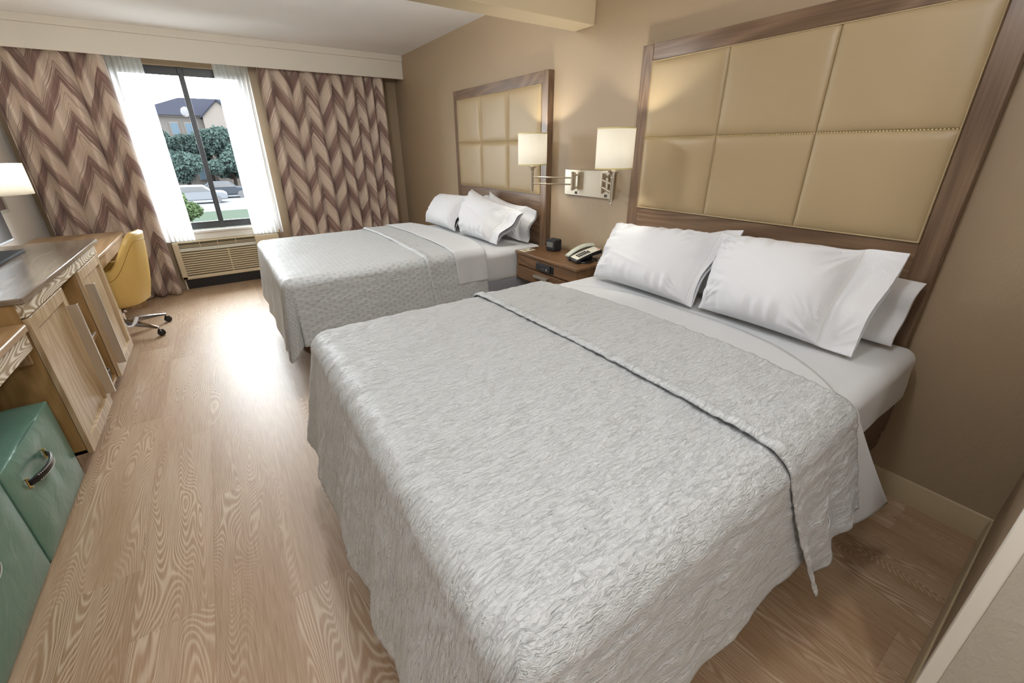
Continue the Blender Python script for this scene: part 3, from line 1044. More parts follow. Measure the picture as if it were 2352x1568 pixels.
# ------------------------------------------------------------------ pillows
def pillow(label, BL, BR, TR, TL, thick, group, seed, hem=0.14, wr=1.0, open_end='R', sag=0.0, horn=0.035, notch=True):
    """corners given left to right as seen from the foot of the bed (left = far from the camera)"""
    n = 110
    u = np.linspace(0, 1, n); v = np.linspace(0, 1, int(n * 0.7))
    U_, V_ = np.meshgrid(u, v, indexing='ij')
    BL, BR, TR, TL = map(np.array, (BL, BR, TR, TL))
    base = (BL[None, None] * ((1 - U_) * (1 - V_))[..., None] + BR[None, None] * (U_ * (1 - V_))[..., None] +
            TR[None, None] * (U_ * V_)[..., None] + TL[None, None] * ((1 - U_) * V_)[..., None])
    ex = (BR - BL); ex = ex / np.linalg.norm(ex)
    ez = ((TL - BL) + (TR - BR)) / 2; ez = ez / np.linalg.norm(ez)
    nn = np.cross(ez, ex); nn = nn / np.linalg.norm(nn)
    if nn[0] > 0:
        nn = -nn
    # pillow body ends before the hem flap
    uu = U_ / (1 - hem)
    ub = np.clip(uu, 0, 1)
    prof = np.clip(1 - np.abs(2 * ub - 1) ** 3.0, 0, 1) ** 0.55 * np.clip(1 - np.abs(2 * V_ - 1) ** 2.6, 0, 1) ** 0.5
    prof = np.nan_to_num(prof)
    flap = sstep(0.93, 1.05, uu)
    hemprof = 0.16 * (1 - np.abs(2 * V_ - 1) ** 3)
    prof = np.maximum(prof * (1 - flap), 0) + hemprof * flap
    # edges pull inwards, corners stay out
    inx = horn * np.sin(PI * V_) ** 0.8 * (np.exp(-U_ * 6) - 0.25 * np.exp(-(1 - U_) * 6))
    inz = horn * np.sin(PI * np.clip(uu, 0, 1)) ** 0.8 * (np.exp(-V_ * 7) * 0.3 - np.exp(-(1 - V_) * 6))
    base = base + ex * inx[..., None] + ez * inz[..., None]
    base[..., 2] -= sag * (U_ ** 2) * V_
    def ridge(a, b):
        return (1 - np.abs(vnoise(a, b))) ** 3 - 0.35
    pm = np.clip(prof, 0, 1) ** 0.5
    w1 = vnoise(U_ * 2.6 + seed, V_ * 2.2) * 0.010
    diag = ridge(U_ * 2.2 + V_ * 5.5 + seed, (U_ - V_) * 1.5 + seed) * 0.006 * vnoise(U_ * 2 + seed, V_ * 2 + 9)
    cr = np.zeros_like(U_)
    for cu_, cv_, sg in ((0.0, 0.0, 1), (0.0, 1.0, 2), (1 - hem, 0.0, 3), (1 - hem, 1.0, 4)):
        du, dv = (U_ - cu_) * 1.7, V_ - cv_
        ra = np.hypot(du, dv); an_ = np.arctan2(dv, du)
        cr += ridge(an_ * 5.5 + seed * sg, ra * 1.3) * 0.010 * np.exp(-((ra - 0.2) / 0.17) ** 2) * sstep(0.03, 0.12, ra)
    rad = cr
    edge = vnoise(U_ * 24 + seed, V_ * 2) * 0.006 * np.exp(-((V_ - 0.10) / 0.10) ** 2) + vnoise(U_ * 22, V_ * 2 + seed) * 0.006 * np.exp(-((V_ - 0.90) / 0.10) ** 2)
    edge = edge + vnoise(V_ * 16 + seed, U_ * 2.5) * 0.006 * np.exp(-((U_ - 0.10) / 0.09) ** 2)
    seam = -0.006 * np.exp(-((uu - 0.985) / 0.012) ** 2)
    W_ = (w1 + rad + diag + edge) * wr * np.clip(pm * 1.3 - 0.12, 0, 1) + seam * pm
    off = thick * prof + W_
    wavy = 0.016 * np.sin(V_ * 9 + seed) * flap
    front = base + nn * (off + 0.002 + wavy)[..., None]
    back = base - nn * (thick * 0.55 * prof + 0.002 - wavy)[..., None]
    # joined shell
    mb = MB()
    mb.grid(front)
    mb.grid(back, flip=True)
    a_, b_ = front.shape[:2]
    N = a_ * b_
    idx = lambda i, j: i * b_ + j
    for i in range(a_ - 1):
        for j in (0, b_ - 1):
            mb.f.append((idx(i, j), idx(i + 1, j), N + idx(i + 1, j), N + idx(i, j)))
    for j in range(b_ - 1):
        mb.f.append((idx(0, j), idx(0, j + 1), N + idx(0, j + 1), N + idx(0, j)))
        if not notch:
            mb.f.append((idx(a_ - 1, j), idx(a_ - 1, j + 1), N + idx(a_ - 1, j + 1), N + idx(a_ - 1, j)))
    lo = np.array(mb.v).min(0)
    c = (BL + BR) / 2
    root = thing('pillow', label, 'pillow', (float(c[0]), float(c[1]), float(lo[2])), group)
    mb.build('pillowcase', M['pillow'], root, smooth=80)
    # raised hem seam line
    k = int(round((1 - hem) * 0.985 * (n - 1)))
    pts = [tuple(p) for p in (front[k] + nn * 0.0015)[2:-2:2]]
    MB().tube(pts, 0.0014, 6).build('hem_stitching', M['thread'], root)
    return root


G1, G2 = 'pillows on the nearest bed', 'pillows on the bed nearer the window'
# nearest bed, back row
pillow('white pillow behind the front pillow at the nightstand side of the nearest bed', (-0.21, 1.42, 0.755), (-0.21, 0.74, 0.755), (-0.105, 0.735, 1.10), (-0.105, 1.40, 1.00), 0.05, G1, 2, hem=0.12)
pillow('white pillow tucked behind, at the open right-hand end of the nearest bed', (-0.19, 0.70, 0.755), (-0.195, 0.015, 0.755), (-0.10, 0.005, 1.00), (-0.105, 0.66, 1.02), 0.06, G1, 7, hem=0.24)
# nearest bed, front row
pillow('white pillow in front on the nearest bed, beside the nightstand', (-0.455, 1.40, 0.765), (-0.455, 0.735, 0.765), (-0.225, 0.735, 1.085), (-0.215, 1.46, 1.05), 0.125, G1, 11, hem=0.03, wr=2.1, horn=0.022)
pillow('large white hemmed pillow in front, at the right of the nearest bed', (-0.44, 0.70, 0.765), (-0.445, 0.07, 0.765), (-0.215, 0.055, 1.115), (-0.225, 0.775, 1.095), 0.125, G1, 17, hem=0.17, wr=2.1, horn=0.022)
# far bed
pillow('white pillow behind the left pillow of the bed nearer the window', (-0.22, 3.88, 0.755), (-0.22, 3.2, 0.755), (-0.105, 3.17, 1.075), (-0.105, 3.85, 1.03), 0.045, G2, 23, hem=0.12)
pillow('white pillow tucked behind, beside the nightstand on the bed nearer the window', (-0.20, 3.16, 0.755), (-0.18, 2.47, 0.755), (-0.10, 2.44, 1.03), (-0.105, 3.17, 1.115), 0.06, G2, 29, hem=0.2, sag=0.02)
pillow('white pillow in front at the window side of the bed nearer the window', (-0.44, 3.98, 0.765), (-0.45, 3.27, 0.765), (-0.24, 3.30, 1.07), (-0.23, 3.95, 1.04), 0.12, G2, 31, hem=0.03, horn=0.022)
pillow('white pillow in front with a crumpled open end, on the bed nearer the window', (-0.45, 3.15, 0.765), (-0.45, 2.53, 0.765), (-0.225, 2.44, 0.995), (-0.205, 3.34, 1.13), 0.13, G2, 37, hem=0.17, wr=2.4, horn=0.02)

# ------------------------------------------------------------------ nightstand
NX, NY0, NY1, NZ = -0.362, 1.652, 2.382, 0.731
ns = thing('nightstand', 'wall-hung walnut nightstand between the two beds', 'nightstand', (-0.18, 2.01, 0.5))
MB().box(NX, -0.001, NY0, NY1, NZ - 0.02, NZ).build('top', M['ns_wood'], ns, bevel=0.003)
MB().box(NX + 0.012, -0.001, NY0 + 0.01, NY1 - 0.01, 0.625, NZ - 0.02).box(NX + 0.03, -0.001, NY0 + 0.012, NY1 - 0.012, 0.52, 0.625).build('body', M['ns_wood'], ns, bevel=0.002)
dr = MB().box(NX + 0.008, NX + 0.03, NY0 + 0.012, NY1 - 0.012, 0.515, 0.612).build('drawer', M['ns_wood'], ns, bevel=0.002)
MB().box(NX - 0.016, NX + 0.008, 1.955, 2.115, 0.585, 0.593).box(NX - 0.018, NX - 0.012, 1.955, 2.115, 0.572, 0.593).build('handle', M['alu'], dr, bevel=0.001)
MB().box(NX + 0.006, NX + 0.014, 1.905, 2.10, 0.632, 0.69).build('power_outlet_plate', M['black'], ns, bevel=0.004)
ol = MB().box(NX - 0.006, NX + 0.008, 1.935, 2.10, 0.634, 0.69).build('power_outlet', M['black_mat'], ns, bevel=0.006)
MB().box(NX - 0.008, NX - 0.004, 1.965, 1.972, 0.648, 0.666).build('usb_port', M['phone_face'], ol, smooth=0)
MB().box(NX - 0.008, NX - 0.004, 2.012, 2.018, 0.655, 0.660).build('indicator_lamp', M['phone_face'], ol, smooth=0)

# clock
cl = thing('alarm_clock', 'small black cube alarm clock on the nightstand', 'clock', (-0.115, 2.195, NZ))
Rz = Matrix.Rotation(math.radians(8), 3, 'Z')
cc = (-0.115, 2.195, NZ + 0.045)
MB().box(-0.160, -0.070, 2.148, 2.242, NZ + 0.001, NZ + 0.091, Rz, cc).build('case', M['black_mat'], cl, bevel=0.011, seg=4)
MB().box(-0.1635, -0.158, 2.162, 2.228, NZ + 0.030, NZ + 0.072, Rz, cc).build('display', M['screen'], cl, bevel=0.002)

# card on the nightstand
cardo = thing('paper_card', 'small cream printed card on the nightstand corner', 'card', (-0.285, 2.325, NZ))
Rz = Matrix.Rotation(math.radians(6), 3, 'Z')
cc = (-0.285, 2.325, NZ)
MB().box(-0.345, -0.225, 2.285, 2.362, NZ + 0.0005, NZ + 0.0016, Rz, cc).build('sheet', M['paper'], cardo, smooth=0)
MB().box(-0.325, -0.285, 2.31, 2.34, NZ + 0.0016, NZ + 0.002, Rz, cc).build('print_block', M['ink_tan'], cardo, smooth=0)
MB().lathe([(0.0001, 0.0021), (0.013, 0.0021), (0.013, 0.0016)], (-0.25, 2.32, NZ), 20).build('round_mark', M['ink'], cardo, smooth=0)

# phone
ph = thing('telephone', 'silver and black desk telephone on the nightstand', 'telephone', (-0.155, 1.80, NZ))


def PH(l, w_, h):
    """phone frame: l along the length (front = 0, towards the wall = 0.21), w across, h up"""
    a = math.radians(-14)
    lx, wy = l - 0.105, w_
    return (-0.150 + lx * math.cos(a) - wy * math.sin(a), 1.80 + lx * math.sin(a) + wy * math.cos(a), NZ + h)


def ph_loft(rows):
    """rows: list of (l, h_top, h_bot, w0, w1)"""
    mb = MB()
    V = []
    for l, ht, hb, w0, w1 in rows:
        V += [PH(l, w0, hb), PH(l, w1, hb), PH(l, w1, ht), PH(l, w0, ht)]
    F = [(0, 1, 2, 3)]
    n_ = len(rows)
    for i in range(n_ - 1):
        for k in range(4):
            F.append((i * 4 + k, i * 4 + (k + 1) % 4, (i + 1) * 4 + (k + 1) % 4, (i + 1) * 4 + k))
    F.append(tuple((n_ - 1) * 4 + k for k in (3, 2, 1, 0)))
    return mb.add(V, F)


rows = [(l, 0.028 + 0.42 * l - 0.35 * l * l * 1.6, 0.010 + 0.36 * l - 0.5 * l * l if l > 0.03 else 0.008, -0.075, 0.035) for l in np.linspace(0, 0.2, 12)]
ph_loft(rows).build('body', M['black'], ph, bevel=0.004)
MB().lathe([(0.001, 0.001), (0.075, 0.001), (0.078, 0.006), (0.075, 0.012), (0.02, 0.014), (0.001, 0.014)], PH(0.085, -0.01, 0), 32).build('base', M['black'], ph)
MB().box(-0.175, -0.115, 1.755, 1.815, NZ + 0.012, NZ + 0.045).build('stand', M['black'], ph, bevel=0.003)
rows = [(l, 0.0305 + 0.42 * l - 0.35 * l * l * 1.6, 0.024 + 0.42 * l - 0.35 * l * l * 1.6, -0.070, 0.032) for l in np.linspace(0.006, 0.192, 12)]
ph_loft(rows).build('face_plate', M['phone_panel'], ph, bevel=0.001)
kp = MB()
for i in range(6):
    for j in range(4 if i < 5 else 3):
        l = 0.035 + i * 0.0155; w_ = -0.052 + j * 0.0165 + i * 0.0
        h = 0.0305 + 0.42 * l - 0.56 * l * l
        hh = 0.0045
        V = [PH(l + a, w_ + b, h + (a * 0.36) + c) for c in (0, hh) for a, b in ((-0.004, -0.005), (0.004, -0.005), (0.004, 0.005), (-0.004, 0.005))]
        kp.add(V, [(0, 3, 2, 1), (4, 5, 6, 7), (0, 1, 5, 4), (1, 2, 6, 5), (2, 3, 7, 6), (3, 0, 4, 7)])
kp.build('keypad', M['black_mat'], ph, smooth=0)
l = 0.178; h = 0.0308 + 0.42 * l - 0.56 * l * l
MB().add([PH(l, -0.06, h), PH(l + 0.008, -0.06, h + 0.002), PH(l + 0.008, -0.035, h + 0.002), PH(l, -0.035, h),
          PH(l, -0.06, h - .003), PH(l + 0.008, -0.06, h - 0.002), PH(l + 0.008, -0.035, h - 0.002), PH(l, -0.035, h - .003)],
         [(0, 1, 2, 3), (7, 6, 5, 4), (0, 4, 5, 1), (1, 5, 6, 2), (2, 6, 7, 3), (3, 7, 4, 0)]).build('red_label', M['red'], ph, smooth=0)
# handset: arched bar along the left side
hs = MB()
Ls = np.linspace(-0.012, 0.205, 22)
V = []
sec = [(-0.024, -0.006), (-0.024, 0.004), (-0.014, 0.012), (0.014, 0.012), (0.024, 0.004), (0.024, -0.006)]
for l in Ls:
    tt = (l + 0.012) / 0.217
    h = 0.034 + 0.42 * max(l, 0) - 0.56 * l * l + 0.018 * math.sin(PI * tt)
    for (a, c) in sec:
        V.append(PH(l, 0.058 + a, h + c))
F = []
n_ = len(Ls)
for i in range(n_ - 1):
    for k in range(6):
        F.append((i * 6 + k, i * 6 + (k + 1) % 6, (i + 1) * 6 + (k + 1) % 6, (i + 1) * 6 + k))
F += [tuple(range(6)), tuple((n_ - 1) * 6 + k for k in reversed(range(6)))]
hs.add(V, F).build('handset', M['phone_face'], ph, bevel=0.003)
ph_loft([(l, 0.026 + 0.42 * l - 0.56 * l * l, 0.012 + 0.36 * l - 0.5 * l * l, 0.033, 0.084) for l in np.linspace(0.0, 0.2, 12)]).build('cradle', M['black'], ph, bevel=0.003)
cpts = []
for i in range(120):
    t_ = i / 119
    base = Vector(PH(-0.02 + 0.15 * t_, 0.085 - 0.19 * math.sin(PI * 0.5 * t_), 0.007)) if t_ < 0.01 else None
    aa = -2.6 + 3.3 * t_
    cx_, cy_ = PH(0.085, -0.01, 0)[:2]
    rr_ = 0.098
    c0 = Vector((cx_ + rr_ * math.cos(aa + 1.9), cy_ + rr_ * math.sin(aa + 1.9), NZ + 0.008))
    cpts.append(c0 + Vector((math.cos(aa + 1.9), math.sin(aa + 1.9), 0)) * 0.005 * math.sin(i * 1.6) + Vector((0, 0, 0.004 * math.cos(i * 1.6))))
MB().tube(cpts, 0.0022, 6).build('coiled_cord', M['black'], ph)
MB().tube([PH(0.14, -0.05, 0.02), PH(0.17, -0.06, 0.03), PH(0.2, -0.075, 0.008), PH(0.215, -0.10, 0.004)], 0.002, 6).build('line_cord', M['black'], ph)

# ------------------------------------------------------------------ wall sconce
scn = thing('wall_sconce', 'double swing-arm nickel wall sconce with two lit white shades', 'wall lamp', (-0.01, 1.96, 1.25))
MB().box(-0.022, -0.001, 1.705, 2.198, 1.157, 1.339).build('wall_plate', M['steel'], scn, bevel=0.003)
SCONCE = []


def arm(pivot, lamp, lab):
    px_, py_ = pivot; lx, ly = lamp
    a = MB()
    a.cyl((px_, py_, 1.195), (px_, py_, 1.325), 0.011, n=18)
    a.cyl((px_ + 0.022, py_, 1.20), (px_ + 0.022, py_, 1.32), 0.008, n=14)
    a.cyl((px_ + 0.0, py_, 1.302), (-0.02, py_, 1.302), 0.007, n=12).cyl((px_, py_, 1.215), (-0.02, py_, 1.215), 0.007, n=12)
    a.cyl((px_, py_, 1.283), (lx, ly, 1.283), 0.0055, n=12).cyl((px_, py_, 1.237), (lx, ly, 1.237), 0.0055, n=12)
    ao = a.build('swing_arm', M['steel'], scn)
    p = MB().lathe([(0.0001, 1.165), (0.005, 1.167), (0.006, 1.172), (0.0045, 1.178), (0.0095, 1.184), (0.0105, 1.195), (0.0105, 1.315),
                    (0.0125, 1.318), (0.0125, 1.322), (0.0108, 1.325), (0.013, 1.335), (0.020, 1.347), (0.032, 1.354), (0.034, 1.358), (0.001, 1.358)], (lx, ly, 0), 24)
    p.build('lamp_post', M['steel'], ao)
    MB().cyl((lx, ly, 1.357), (lx, ly, 1.41), 0.0105, n=16).build('candle_sleeve', M['cream'], scn)
    R_ = 0.107
    s_ = MB()
    s_.lathe([(R_ * 0.985, 1.372), (R_, 1.378), (R_, 1.580), (R_ * 0.985, 1.586)], (lx, ly, 0), 48, sy=1.0)
    sh = s_.build('lamp_shade', M['shade'], scn, fixn=False)
    sh.modifiers.new('t', 'SOLIDIFY').thickness = 0.0015
    for z in (1.374, 1.584):
        MB().lathe([(R_ + 0.0015, z - 0.004), (R_ + 0.0015, z + 0.003), (R_ - 0.002, z + 0.003), (R_ - 0.002, z - 0.004), (R_ + 0.0015, z - 0.004)], (lx, ly, 0), 48).build('shade_rim', M['shade_trim'], sh)
    rr = MB()
    for k in range(3):
        aa = k * 2 * PI / 3
        rr.cyl((lx, ly, 1.58), (lx + R_ * math.cos(aa), ly + R_ * math.sin(aa), 1.58), 0.0015, n=6)
    rr.build('shade_spider', M['steel'], sh)
    MB().cyl((lx, ly, 1.578), (lx, ly, 1.592), 0.006, n=12).build('finial', M['steel'], scn)
    MB().lathe([(0.001, 1.405), (0.012, 1.41), (0.022, 1.44), (0.026, 1.465), (0.018, 1.49), (0.001, 1.50)], (lx, ly, 0), 20).build('bulb', M['glow'], scn)
    L_ = light('sconce_bulb_light', 'POINT', (lx, ly, 1.49), 17.0, (1.0, 0.95, 0.84), 0.03)
    MB().box(-0.0245, -0.02, py_ - 0.012, py_ + 0.012, 1.168, 1.186).build('switch', M['black'], scn, bevel=0.001)


arm((-0.062, 2.068), (-0.235, 2.33), 'L')
arm((-0.062, 1.765), (-0.30, 1.452), 'R')

# ------------------------------------------------------------------ cabinet with top and doors
cb = thing('cabinet', 'limed oak cabinet with two panelled doors along the left wall', 'cabinet', (-3.37, 2.98, 0))
CY0, CY1, CXF = 2.215, 3.745, -3.07
MB().box(XL + 0.012, -3.03, CY0 - 0.015, CY1 + 0.055, 0.885, 0.912).build('top', M['cab_top'], cb, bevel=0.004)
b = MB()
b.box(XL + 0.012, CXF, CY0, CY0 + 0.02, 0.10, 0.885)
b.box(XL + 0.012, CXF, CY1 - 0.02, CY1, 0.10, 0.885)
b.box(XL + 0.012, CXF, 2.755, 2.775, 0.10, 0.885)
b.box(XL + 0.012, CXF, 3.135, 3.155, 0.10, 0.885)
b.box(XL + 0.012, CXF, CY0, CY1, 0.10, 0.12)
b.box(XL + 0.012, XL + 0.03, CY0, CY1, 0.10, 0.885)
b.box(XL + 0.03, CXF - 0.01, 2.775, 3.135, 0.40, 0.418)
b.build('body', M['cab_body'], cb, bevel=0.001)
MB().box(XL + 0.012, -3.13, CY0 + 0.05, CY1 - 0.05, 0, 0.10).build('plinth', M['cab_body'], cb)
MB().box(CXF, -3.048, CY0, CY1, 0.822, 0.885).build('apron', M['cab_front'], cb, bevel=0.001)


def cab_door(y0, y1, hy, mirror):
    z0, z1 = 0.095, 0.815
    xb, xf_ = CXF + 0.002, -3.048
    fr_ = 0.062
    f = MB()
    f.box(xb, xf_, y0, y0 + fr_, z0, z1).box(xb, xf_, y1 - fr_, y1, z0, z1)
    f.box(xb, xf_, y0 + fr_, y1 - fr_, z0, z0 + fr_).box(xb, xf_, y0 + fr_, y1 - fr_, z1 - fr_, z1)
    d = f.build('door', M['cab_wood'], cb, bevel=0.0012)
    MB().box(xb, xb + 0.004, y0 + fr_ - 0.002, y1 - fr_ + 0.002, z0 + fr_ - 0.002, z1 - fr_ + 0.002).build('door_panel', M['cab_wood'], d, smooth=0)
    h = MB()
    h.box(xf_, xf_ + 0.036, hy - 0.002, hy + 0.002, 0.175, 0.725).box(xf_ + 0.041, xf_ + 0.036, hy - 0.002, hy + 0.02 * mirror, 0.175, 0.725)
    h.build('door_pull', M['alu'], d, bevel=0.0008)


cab_door(2.213, 2.768, 2.72, 1)
cab_door(3.142, 3.742, 3.185, 1)

# things in the open bay
tr = thing('wire_tray', 'small silver tray sticking out of the open cabinet bay', 'tray', (-3.16, 3.06, 0.42))
MB().box(-3.30, -3.09, 3.02, 3.12, 0.4195, 0.424).build('plate', M['wire'], tr, bevel=0.001)
MB().tube([(-3.09, 3.02, 0.424), (-3.078, 3.03, 0.436), (-3.078, 3.11, 0.436), (-3.09, 3.12, 0.424)], 0.006, 8).build('grip', M['wire'], tr)
bk = thing('ice_bucket', 'black round bucket on the floor of the open cabinet bay', 'bucket', (-3.125, 3.062, 0.12))
MB().lathe([(0.001, 0.121), (0.042, 0.121), (0.047, 0.14), (0.050, 0.19), (0.046, 0.19), (0.042, 0.14), (0.001, 0.128)], (-3.125, 3.062, 0), 32).build('shell', M['black'], bk)
MB().lathe([(0.050, 0.186), (0.052, 0.189), (0.052, 0.195), (0.046, 0.195), (0.046, 0.186)], (-3.125, 3.062, 0), 32).build('rim', M['alu'], bk)

# television on the cabinet
tv = thing('television', 'flat television with silver edge standing on the cabinet', 'television', (-3.45, 3.3, 0.912))
MB().box(-3.445, -3.405, 2.72, 3.72, 0.955, 1.53).build('bezel', M['tv_silver'], tv, bevel=0.004)
MB().box(-3.406, -3.402, 2.735, 3.708, 0.972, 1.518).build('screen', M['tv_screen'], tv)
MB().box(-3.47, -3.315, 2.98, 3.49, 0.9125, 0.928).build('base', M['black_mat'], tv, bevel=0.003)
MB().box(-3.45, -3.42, 3.15, 3.30, 0.925, 1.10).build('neck', M['black'], tv, bevel=0.003)

# desk beyond the cabinet
dk = thing('desk', 'oak writing desk between the cabinet and the curtain', 'desk', (-3.37, 4.5, 0))
MB().box(XL + 0.013, -3.075, 3.815, 5.19, 0.742, 0.77).build('top', M['desk_wood'], dk, bevel=0.005)
MB().box(-3.115, -3.095, 3.83, 5.13, 0.655, 0.742).box(XL + 0.02, XL + 0.04, 3.83, 5.13, 0.5, 0.742).build('apron', M['desk_wood'], dk, bevel=0.001)
MB().box(XL + 0.02, -3.10, 5.13, 5.16, 0, 0.742).build('side_panel', M['desk_wood'], dk, bevel=0.001)
MB().box(XL + 0.02, -3.10, 3.82, 3.845, 0, 0.742).build('side_panel', M['desk_wood'], dk, bevel=0.001)

# vanity table in the near left with ottomans below
vn = thing('side_table', 'oak ledge table joined to the near side of the cabinet', 'table', (-3.37, 1.5, 0))
tp = MB()
pts = [(XL + 0.013, 2.198), (-3.075, 2.198), (-3.058, 2.19), (-3.05, 2.172), (-3.05, 0.75), (XL + 0.013, 0.75)]
tp.prism(pts, 'z', 0.772, 0.804)
tp.build('top', M['desk_wood'], vn, bevel=0.007, seg=3)
MB().box(-3.085, -3.068, 0.76, 2.19, 0.688, 0.772).build('apron', M['cab_front'], vn, bevel=0.001)
MB().box(XL + 0.02, -3.09, 0.76, 0.785, 0, 0.772).build('side_panel', M['desk_wood'], vn)
MB().box(XL + 0.02, -3.09, 2.18, 2.198, 0.62, 0.772).build('cleat', M['desk_wood'], vn)


def ottoman(y0, y1, label, seed):
    x0, x1, z0, z1 = -3.66, -3.105, 0.012, 0.437
    o = thing('ottoman', label, 'ottoman', ((x0 + x1) / 2, (y0 + y1) / 2, 0), 'green ottomans under the side table')
    n = 30
    mb = MB()

    def face(fn):
        u = 0.5 - 0.5 * np.cos(PI * np.linspace(0, 1, n))
        A, B = np.meshgrid(u, u, indexing='ij')
        mb.grid(fn(A, B))

    def pf(A, B, am):
        d = (1 - np.abs(2 * A - 1) ** 3) * (1 - np.abs(2 * B - 1) ** 3)
        return am * d ** 0.6

    def dimple(A, B):
        # pulled in around the handle, with soft radiating creases
        dd = np.exp(-(((A - 0.36) / 0.22) ** 2 + ((B - 0.72) / 0.10) ** 2))
        th = np.arctan2(B - 0.7, A - 0.5)
        return -0.016 * dd + 0.004 * vnoise(th * 3 + seed, A * 0 + 2) * np.clip(1.2 - B, 0, 1) + 0.004 * vnoise(A * 7 + seed, B * 1.6)
    face(lambda A, B: np.stack([x1 + pf(A, B, 0.018) + dimple(A, B) * pf(A, B, 1), y0 + (y1 - y0) * A, z0 + (z1 - z0) * B], -1))
    face(lambda A, B: np.stack([x0 - pf(A, B, 0.01), y0 + (y1 - y0) * A, z0 + (z1 - z0) * B], -1))
    face(lambda A, B: np.stack([x0 + (x1 - x0) * A, y0 - pf(A, B, 0.006), z0 + (z1 - z0) * B], -1))
    face(lambda A, B: np.stack([x0 + (x1 - x0) * A, y1 + pf(A, B, 0.006), z0 + (z1 - z0) * B], -1))
    face(lambda A, B: np.stack([x0 + (x1 - x0) * A, y0 + (y1 - y0) * B, z1 + pf(A, B, 0.018)], -1))
    face(lambda A, B: np.stack([x0 + (x1 - x0) * A, y0 + (y1 - y0) * B, z0 - 0 * A], -1))
    body = mb.build('body', M['green'], o, smooth=60, fixn=False)
    bm = bmesh.new(); bm.from_mesh(body.data)
    bmesh.ops.remove_doubles(bm, verts=bm.verts, dist=0.0008)
    bmesh.ops.recalc_face_normals(bm, faces=bm.faces)
    bm.to_mesh(body.data); bm.free()
    body.data.shade_smooth(); body.data.set_sharp_from_angle(angle=math.radians(100))
    bv = body.modifiers.new('bevel', 'BEVEL'); bv.width = 0.034; bv.segments = 4; bv.limit_method = 'ANGLE'; bv.angle_limit = math.radians(50)
    e = 0.006
    MB().tube([(x1 - 0.006, y0 + 0.03, z1 - 0.006), (x1 + 0.0, (y0 + y1) / 2, z1 - 0.0), (x1 - 0.006, y1 - 0.03, z1 - 0.006)], 0.004, 8).tube([(x0 + 0.03, y1 - 0.010, z1 - .008), (x1 - 0.03, y1 - 0.010, z1 - .008)], 0.0035, 8).build('piping', M['green_pipe'], o)
    # strap handle
    hy0, hy1, hz = (y0 + y1) / 2 - 0.19, (y0 + y1) / 2 + 0.02, z0 + (z1 - z0) * 0.72
    hb = MB()
    V = []
    N_ = 18
    for i in range(N_):
        t = i / (N_ - 1)
        y = hy0 + (hy1 - hy0) * t
        xx = x1 + 0.012 + 0.034 * math.sin(PI * t) ** 0.7
        hw = 0.016 if 0.08 < t < 0.92 else 0.013
        V += [(xx, y, hz - hw), (xx + 0.009, y, hz - hw), (xx + 0.012, y, hz), (xx + 0.009, y, hz + hw), (xx, y, hz + hw)]
    F = []
    for i in range(N_ - 1):
        for k in range(5):
            F.append((i * 5 + k, i * 5 + (k + 1) % 5, (i + 1) * 5 + (k + 1) % 5, (i + 1) * 5 + k))
    F += [(4, 3, 2, 1, 0), tuple((N_ - 1) * 5 + k for k in range(5))]
    hb.add(V, F)
    ho = hb.build('handle', M['blackleather'], o, bevel=0.002)
    for sgn in (-1, 1):
        st = MB()
        for i in range(20):
            t = 0.12 + 0.76 * i / 19
            y = hy0 + (hy1 - hy0) * t
            xx = x1 + 0.012 + 0.034 * math.sin(PI * t) ** 0.7 + 0.0105
            st.box(xx - 0.001, xx + 0.0012, y - 0.0025, y + 0.0025, hz + sgn * 0.012 - 0.001, hz + sgn * 0.012 + 0.001)
        st.build('stitching', M['thread'], ho, smooth=0)
    for yy in (hy0, hy1):
        MB().cyl((x1 - 0.02, yy, hz + 0.02), (x1 + 0.020, yy, hz + 0.02), 0.0035, n=10).cyl((x1 - 0.02, yy, hz - 0.02), (x1 + 0.020, yy, hz - 0.02), 0.0035, n=10).cyl((x1 + 0.012, yy, hz - 0.022), (x1 + 0.012, yy, hz + 0.022), 0.003, n=10).build('brass_stud', M['brass'], o)
    return o


ottoman(1.60, 2.178, 'green leather cube ottoman against the cabinet side, black handle', 3)
ottoman(1.005, 1.583, 'green leather cube ottoman at the lower left edge', 9)

# wall lamp above the desk
LX, LY = -3.503, 4.2
tl = thing('wall_lamp', 'cream drum-shaded lamp on the left wall above the desk', 'wall lamp', (XL, LY, 1.25))
MB().box(XL + 0.001, XL + 0.02, LY - 0.06, LY + 0.06, 1.24, 1.36).build('wall_plate', M['steel'], tl, bevel=0.003)
MB().cyl((XL + 0.02, LY, 1.30), (LX, LY, 1.30), 0.008, n=14).cyl((LX, LY, 1.27), (LX, LY, 1.34), 0.012, n=16).build('bracket', M['steel'], tl)
sh = MB().lathe([(0.168, 1.208), (0.166, 1.412)], (LX, LY, 0), 48).build('lamp_shade', M['shade'], tl, fixn=False)
sh.modifiers.new('t', 'SOLIDIFY').thickness = 0.002
rr = MB()
for k in range(3):
    aa = k * 2 * PI / 3 + 0.3
    rr.cyl((LX, LY, 1.335), (LX + 0.165 * math.cos(aa), LY + 0.165 * math.sin(aa), 1.40), 0.0015, n=6)
rr.build('shade_spider', M['steel'], tl)

light('wall_lamp_light', 'POINT', (LX, LY, 1.37), 9.0, (1.0, 0.95, 0.85), 0.03)
